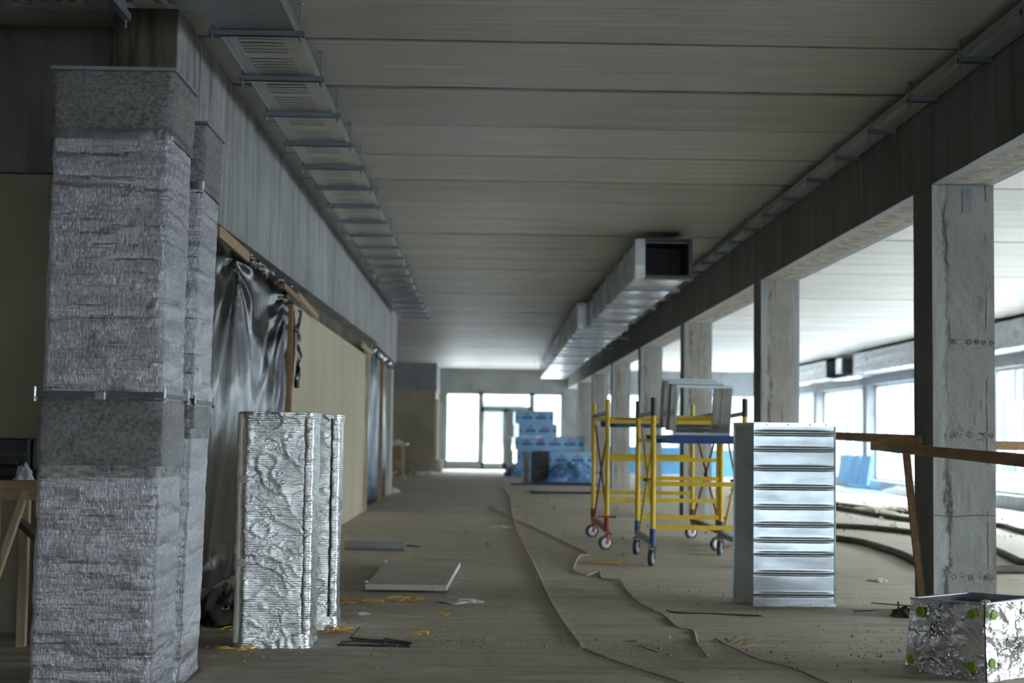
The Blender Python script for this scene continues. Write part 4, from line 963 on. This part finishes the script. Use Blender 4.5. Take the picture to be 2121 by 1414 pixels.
# ================================================================== HOSES AND CORDS
def smooth(pts, n=8):
    out = []; P = [Vector(p) for p in pts]
    for i in range(len(P)-1):
        p0 = P[max(0,i-1)]; p1 = P[i]; p2 = P[i+1]; p3 = P[min(len(P)-1,i+2)]
        for k in range(n):
            t = k/n; out.append(.5*((2*p1)+(-p0+p2)*t+(2*p0-5*p1+4*p2-p3)*t*t+(-p0+3*p1-3*p2+p3)*t**3))
    out.append(P[-1]); return out
def lay(name, pts, r, mat, label, cat, jit=0, n=8, seg=8, taper=None, dz=0):
    pp = smooth([(x, y, 0) for x, y in pts], seg); q = []
    for i, p in enumerate(pp):
        j = jit*N(i*.9, len(pts)*3.3); q.append((p.x+j, p.y+j*.6, floorz(p.x, p.y)+r*.85+.002+dz+abs(jit)*.3*N(i*1.7, 5)))
    rr = (lambda t: r*(.75+.5*abs(N(t*len(q)*.55, 2)))) if jit else r
    return tag(MB().tube(q, rr, n).build(name, mat, smooth=True), label, cat)
lay('hose', [(3.7, 20.5), (4.02, 18.6), (4.02, 17.03), (4.15, 16.3), (4.12, 14.84), (3.98, 13.5), (4.0, 12.9), (4.35, 13.0), (4.72, 13.04), (5.6, 13.1)], .038, M['hose'], 'thick dusty black hose curling across the floor past the nearest column', 'hose')
lay('hose', [(3.7, 19.2), (4.39, 19.42), (4.6, 19.46), (4.94, 19.12), (5.26, 18.24), (5.45, 16.6), (5.15, 14.64), (5.01, 13.86), (5.0, 12.6)], .036, M['hose'], 'black hose lying just behind the thickest hose', 'hose')
lay('hose', [(5.6, 26.2), (5.85, 24.77), (5.93, 23.54), (6.01, 22.17), (6.3, 21.2), (7.29, 21.19), (7.06, 19.51), (7.0, 17)], .040, M['hose'], 'farther black hose snaking through the right hall', 'hose')
lay('hose', [(6.0, 28), (6.39, 27.04), (6.67, 25.82), (6.89, 24.53), (7.6, 23.6)], .028, M['hose'], 'thin farthest black hose in the right hall', 'hose')
lay('cord', [(.46, 33.97), (.50, 30), (.52, 27.04), (.45, 22.01), (.44, 16.44), (.47, 13.37), (.48, 10.93), (.50, 9.49), (.55, 8.16)], .012, M['cord'], 'mortar crusted cord running straight down the middle of the floor', 'cord', .006, 6, 26)
lay('cord', [(.16, 22.94), (.12, 24.0), (.18, 23.87), (.31, 22.12), (.46, 20.74), (.68, 18.62), (.87, 16.51), (1.04, 14.65), (.94, 14.34), (.80, 12.93), (.87, 12.41), (1.0, 12.73), (.98, 12.09), (1.10, 11.9), (1.08, 11.06), (1.10, 10.22), (1.17, 9.6), (1.18, 9.07), (1.25, 8.85), (1.2, 8.34), (1.18, 7.8)], .009, M['cord'], 'thinner crooked cord wandering right of the straight one', 'cord', .006, 6, 12)
lay('cord', [(.56, 8.1), (.66, 7.75), (.79, 7.38), (.92, 7.05), (1.05, 6.6)], .006, M['debris'], 'dirty cord end running out at the bottom edge below the straight cord', 'cord', .004, 6, 14)
lay('cord', [(1.33, 8.54), (1.42, 7.82), (1.55, 7.5), (1.62, 7.05), (1.7, 6.6)], .006, M['debris'], 'dirty cord leaving at the bottom edge near the foil box', 'cord', .005, 6, 14)
lay('steel_rod', [(1.23, 9.95), (1.27, 9.82), (1.5, 9.76), (1.80, 9.68)], .005, M['rubber'], 'thin black rod on the floor left of the standing metal duct', 'rod')
lay('steel_rod', [(-.76, 15.2), (-.61, 15.03)], .008, M['rubber'], 'short dark bar poking out of the grey foam pipe', 'rod', dz=.02)
def stick(p, q, r, label, z0=0, z1=0):
    return tag(MB().cyl((p[0], p[1], r+.002+z0), (q[0], q[1], r+.002+z1), r, 7).build('black_stick', M['rubber']), label, 'stick')
stick((-.76, 8.14), (-.37, 8.11), .006, 'lowest and longest black stick of the bundle by the foil ducts')
stick((-.71, 8.41), (-.36, 8.13), .006, 'upper black stick of the bundle by the foil ducts', 0, .012)
stick((-.75, 8.24), (-.69, 8.30), .005, 'stubby black stick at the left end of the bundle')
stick((-.70, 8.32), (-.38, 8.145), .005, 'middle black stick of the bundle by the foil ducts', 0, .006)
stick((-.72, 8.43), (-.68, 8.62), .004, 'black stick tilting up behind the bundle', 0, .035)
stick((-.53, 8.42), (-.37, 8.17), .004, 'short black stick lying across the right end of the bundle', .0, .014)
stick((.79, 8.37), (.87, 8.41), .005, 'short black stick near the end of the straight cord')
stick((.86, 8.26), (.94, 8.01), .003, 'thin dark twig near the end of the straight cord')
stick((2.73, 10.52), (3.05, 10.3), .004, 'dark twig by the foot of the nearest column, rearmost')
stick((2.48, 10.0), (2.86, 10.14), .004, 'long thin dark twig before the nearest column')
stick((2.70, 9.72), (2.705, 9.75), .006, 'stub of dark rod sticking up before the nearest column', 0, .09)
r = empty('foam_pipe', (-1.03, 14.87, 0), 'grey foam pipe sleeve lying on the floor beyond the flat board', 'pipe')
MB().lathe((-1.34, 14.93, .045), (Vector((-.74,14.82,0))-Vector((-1.34,14.93,0))), [(.022,.0),(.042,.0),(.041,.2),(.043,.4),(.042,.61),(.022,.61),(.022,.0)], 20).build('pipe_sleeve', M['greypipe'], r)
# flat board on the floor
r = empty('flat_board', (-.5, 11.9, 0), 'grey dusty board lying flat on the floor in the middle left', 'board')
L_ = [(-.83, 10.97), (-.245, 10.93), (-.178, 12.93), (-.80, 12.96)]
b = MB(); b.add([(x, y, .015) for x, y in L_]+[(x, y, .055) for x, y in L_], [(3,2,1,0),(4,5,6,7),(0,1,5,4),(1,2,6,5),(2,3,7,6),(3,0,4,7)])
b.build('board_core', M['gypsum'], r)
MB().bar((-.243, 10.93, .036), (-.176, 12.93, .036), .006, .040).build('pale_cut_edge', M['white'], r)
for x, y in ((-.835, 11.10), (-.81, 12.9)): MB().lathe((x, y, .058), (0,0,1), [(0,.012),(.014,.006),(.016,-.003),(0,-.003)], 8).build('plaster_crumb', M['white'], r)
tag(MB().box(-.80, 11.2, .001, -.74, 12.6, .014).build('timber_batten', M['darkwood']), 'dark batten under the left edge of the flat board', 'batten')
tag(MB().box(-.40, 11.05, .001, -.34, 12.6, .014).build('timber_batten', M['darkwood']), 'dark batten under the right half of the flat board', 'batten')
# yellow straps
def strap(cx, cy, L, wd, label, seed, loops=2):
    loops = min(loops, 3)
    b = MB()
    for k in range(loops):
        pts = []
        for i in range(26):
            t = i/25; pts.append((cx-L/2+L*t, cy+wd*sin(t*pi*(1.5+k)+seed+k*2)*.5, .012+.022*abs(sin(t*3.3+k+seed))))
        b.tube(pts, .009, 6, .35)
    return tag(b.build('yellow_strap', M['strap'], smooth=True), label, 'strap')
strap(-.79, 10.18, .28, .20, 'tangled yellow plastic strap at the foot of the rear foil duct', 1, 4)
strap(-.51, 10.33, .24, .12, 'yellow plastic strap just in front of the flat board', 3, 3)
strap(-.80, 8.66, .16, .10, 'short yellow strap peeping out right of the front foil duct', 2, 3)
strap(-.33, 8.55, .08, .07, 'tiny yellow strap scrap right of the black stick bundle', 5, 2)
strap(-1.25, 7.84, .17, .12, 'yellow strap on the floor left below the front foil duct', 4, 2)
strap(-1.40, 8.62, .16, .08, 'dull yellow strap behind the left side of the front foil duct', 2.5, 2)
strap(1.17, 13.5, .27, .18, 'yellow strap on the floor in front of the scaffold casters', 6, 3)
strap(-.23, 9.48, .07, .04, 'tiny yellow green scrap on the bare floor', 7, 1)
# small finds
heap('clear_plastic_scrap', -.12, 10.32, .004, .13, .13, .022, M['clear'], 'crumpled clear plastic scrap right of the flat board', 'scrap', 1, 22, .8)
heap('white_scrap', .22, 18.83, .004, .14, .25, .015, M['white'], 'small white scrap on the floor by the thin cord', 'scrap', 2, 14, .8)
heap('white_scrap', 3.23, 12.2, .004, .06, .12, .02, M['white'], 'small white lump on the floor behind the nearest column foot', 'scrap', 4, 14, .6)
tag(MB().lathe((-.72, 9.49, .012), (.1,-.2,1), [(0,.003),(.040,.003),(.045,0),(.040,-.004),(0,-.004)], 24).build('lid', M['white']), 'small white disc lid lying near the yellow straps', 'lid')
tag(MB().tube([(1.14+.045*cos(a), 9.62+.06*sin(a), .006) for a in [i/20*2*pi for i in range(21)]], .004, 6).build('plastic_ring', M['white']), 'pale plastic ring lying on the crooked cord', 'ring')
b = MB(); random.seed(3)
for k in range(42):
    a = random.uniform(-.9,.9); x = 1.43+random.uniform(-.06,.06); y = 8.38+random.uniform(-.08,.08); l = random.uniform(.04,.10)
    b.cyl((x, y, .006), (x+l*cos(a), y+l*sin(a)*.6, random.uniform(.008,.05)), .0018, 5)
tag(b.build('straw_tuft', M['straw']), 'tuft of dry straw on the floor near the crooked cord', 'straw', kind='stuff')
tag(heap('mortar_lump', 2.76, 9.76, .002, .10, .10, .055, M['darkwood'], 'dark lump of rubble at the foot of the nearest column', 'rubble', 3, 18, .8))
# crumbs
b = MB(); random.seed(11)
ico = [(0,0,1),(.9,0,.1),(-.45,.8,-.1),(-.5,-.7,.1),(.1,.1,-.8)]; icf = [(0,1,2),(0,2,3),(0,3,1),(4,2,1),(4,3,2),(4,1,3)]
def crumbs(n, fx, s0, s1):
    for k in range(n):
        x, y = fx(); s = random.uniform(s0, s1)*(1 if random.random() < .85 else 2); a = random.random()*6
        b.add([(x+s*(p[0]*cos(a)-p[1]*sin(a)), y+s*(p[0]*sin(a)+p[1]*cos(a)), s*.5+s*p[2]*.7+floorz(x,y)+.002) for p in ico], icf)
crumbs(900, lambda: (random.uniform(-1.7, 2.9), random.uniform(6.8, 12)), .002, .006)
crumbs(420, lambda: (random.gauss(-.15, .32), random.gauss(8.25, .18)), .002, .008)
crumbs(320, lambda: (random.gauss(1.0, .35), random.gauss(8.2, .22)), .002, .008)
crumbs(380, lambda: (random.gauss(2.3, .35), random.gauss(8.1, .4)), .002, .008)
crumbs(300, lambda: (random.uniform(-1.75, -.9), random.uniform(7.6, 8.8)), .002, .007)
crumbs(400, lambda: (random.uniform(4.5, 9), random.uniform(18, 34)), .01, .03)
crumbs(240, lambda: (random.uniform(-1.7, 2.8), random.uniform(12, 28)), .006, .014)
tag(b.build('mortar_crumbs', M['debris']), 'scattered mortar crumbs and grit lying all over the floor', 'rubble', kind='stuff')
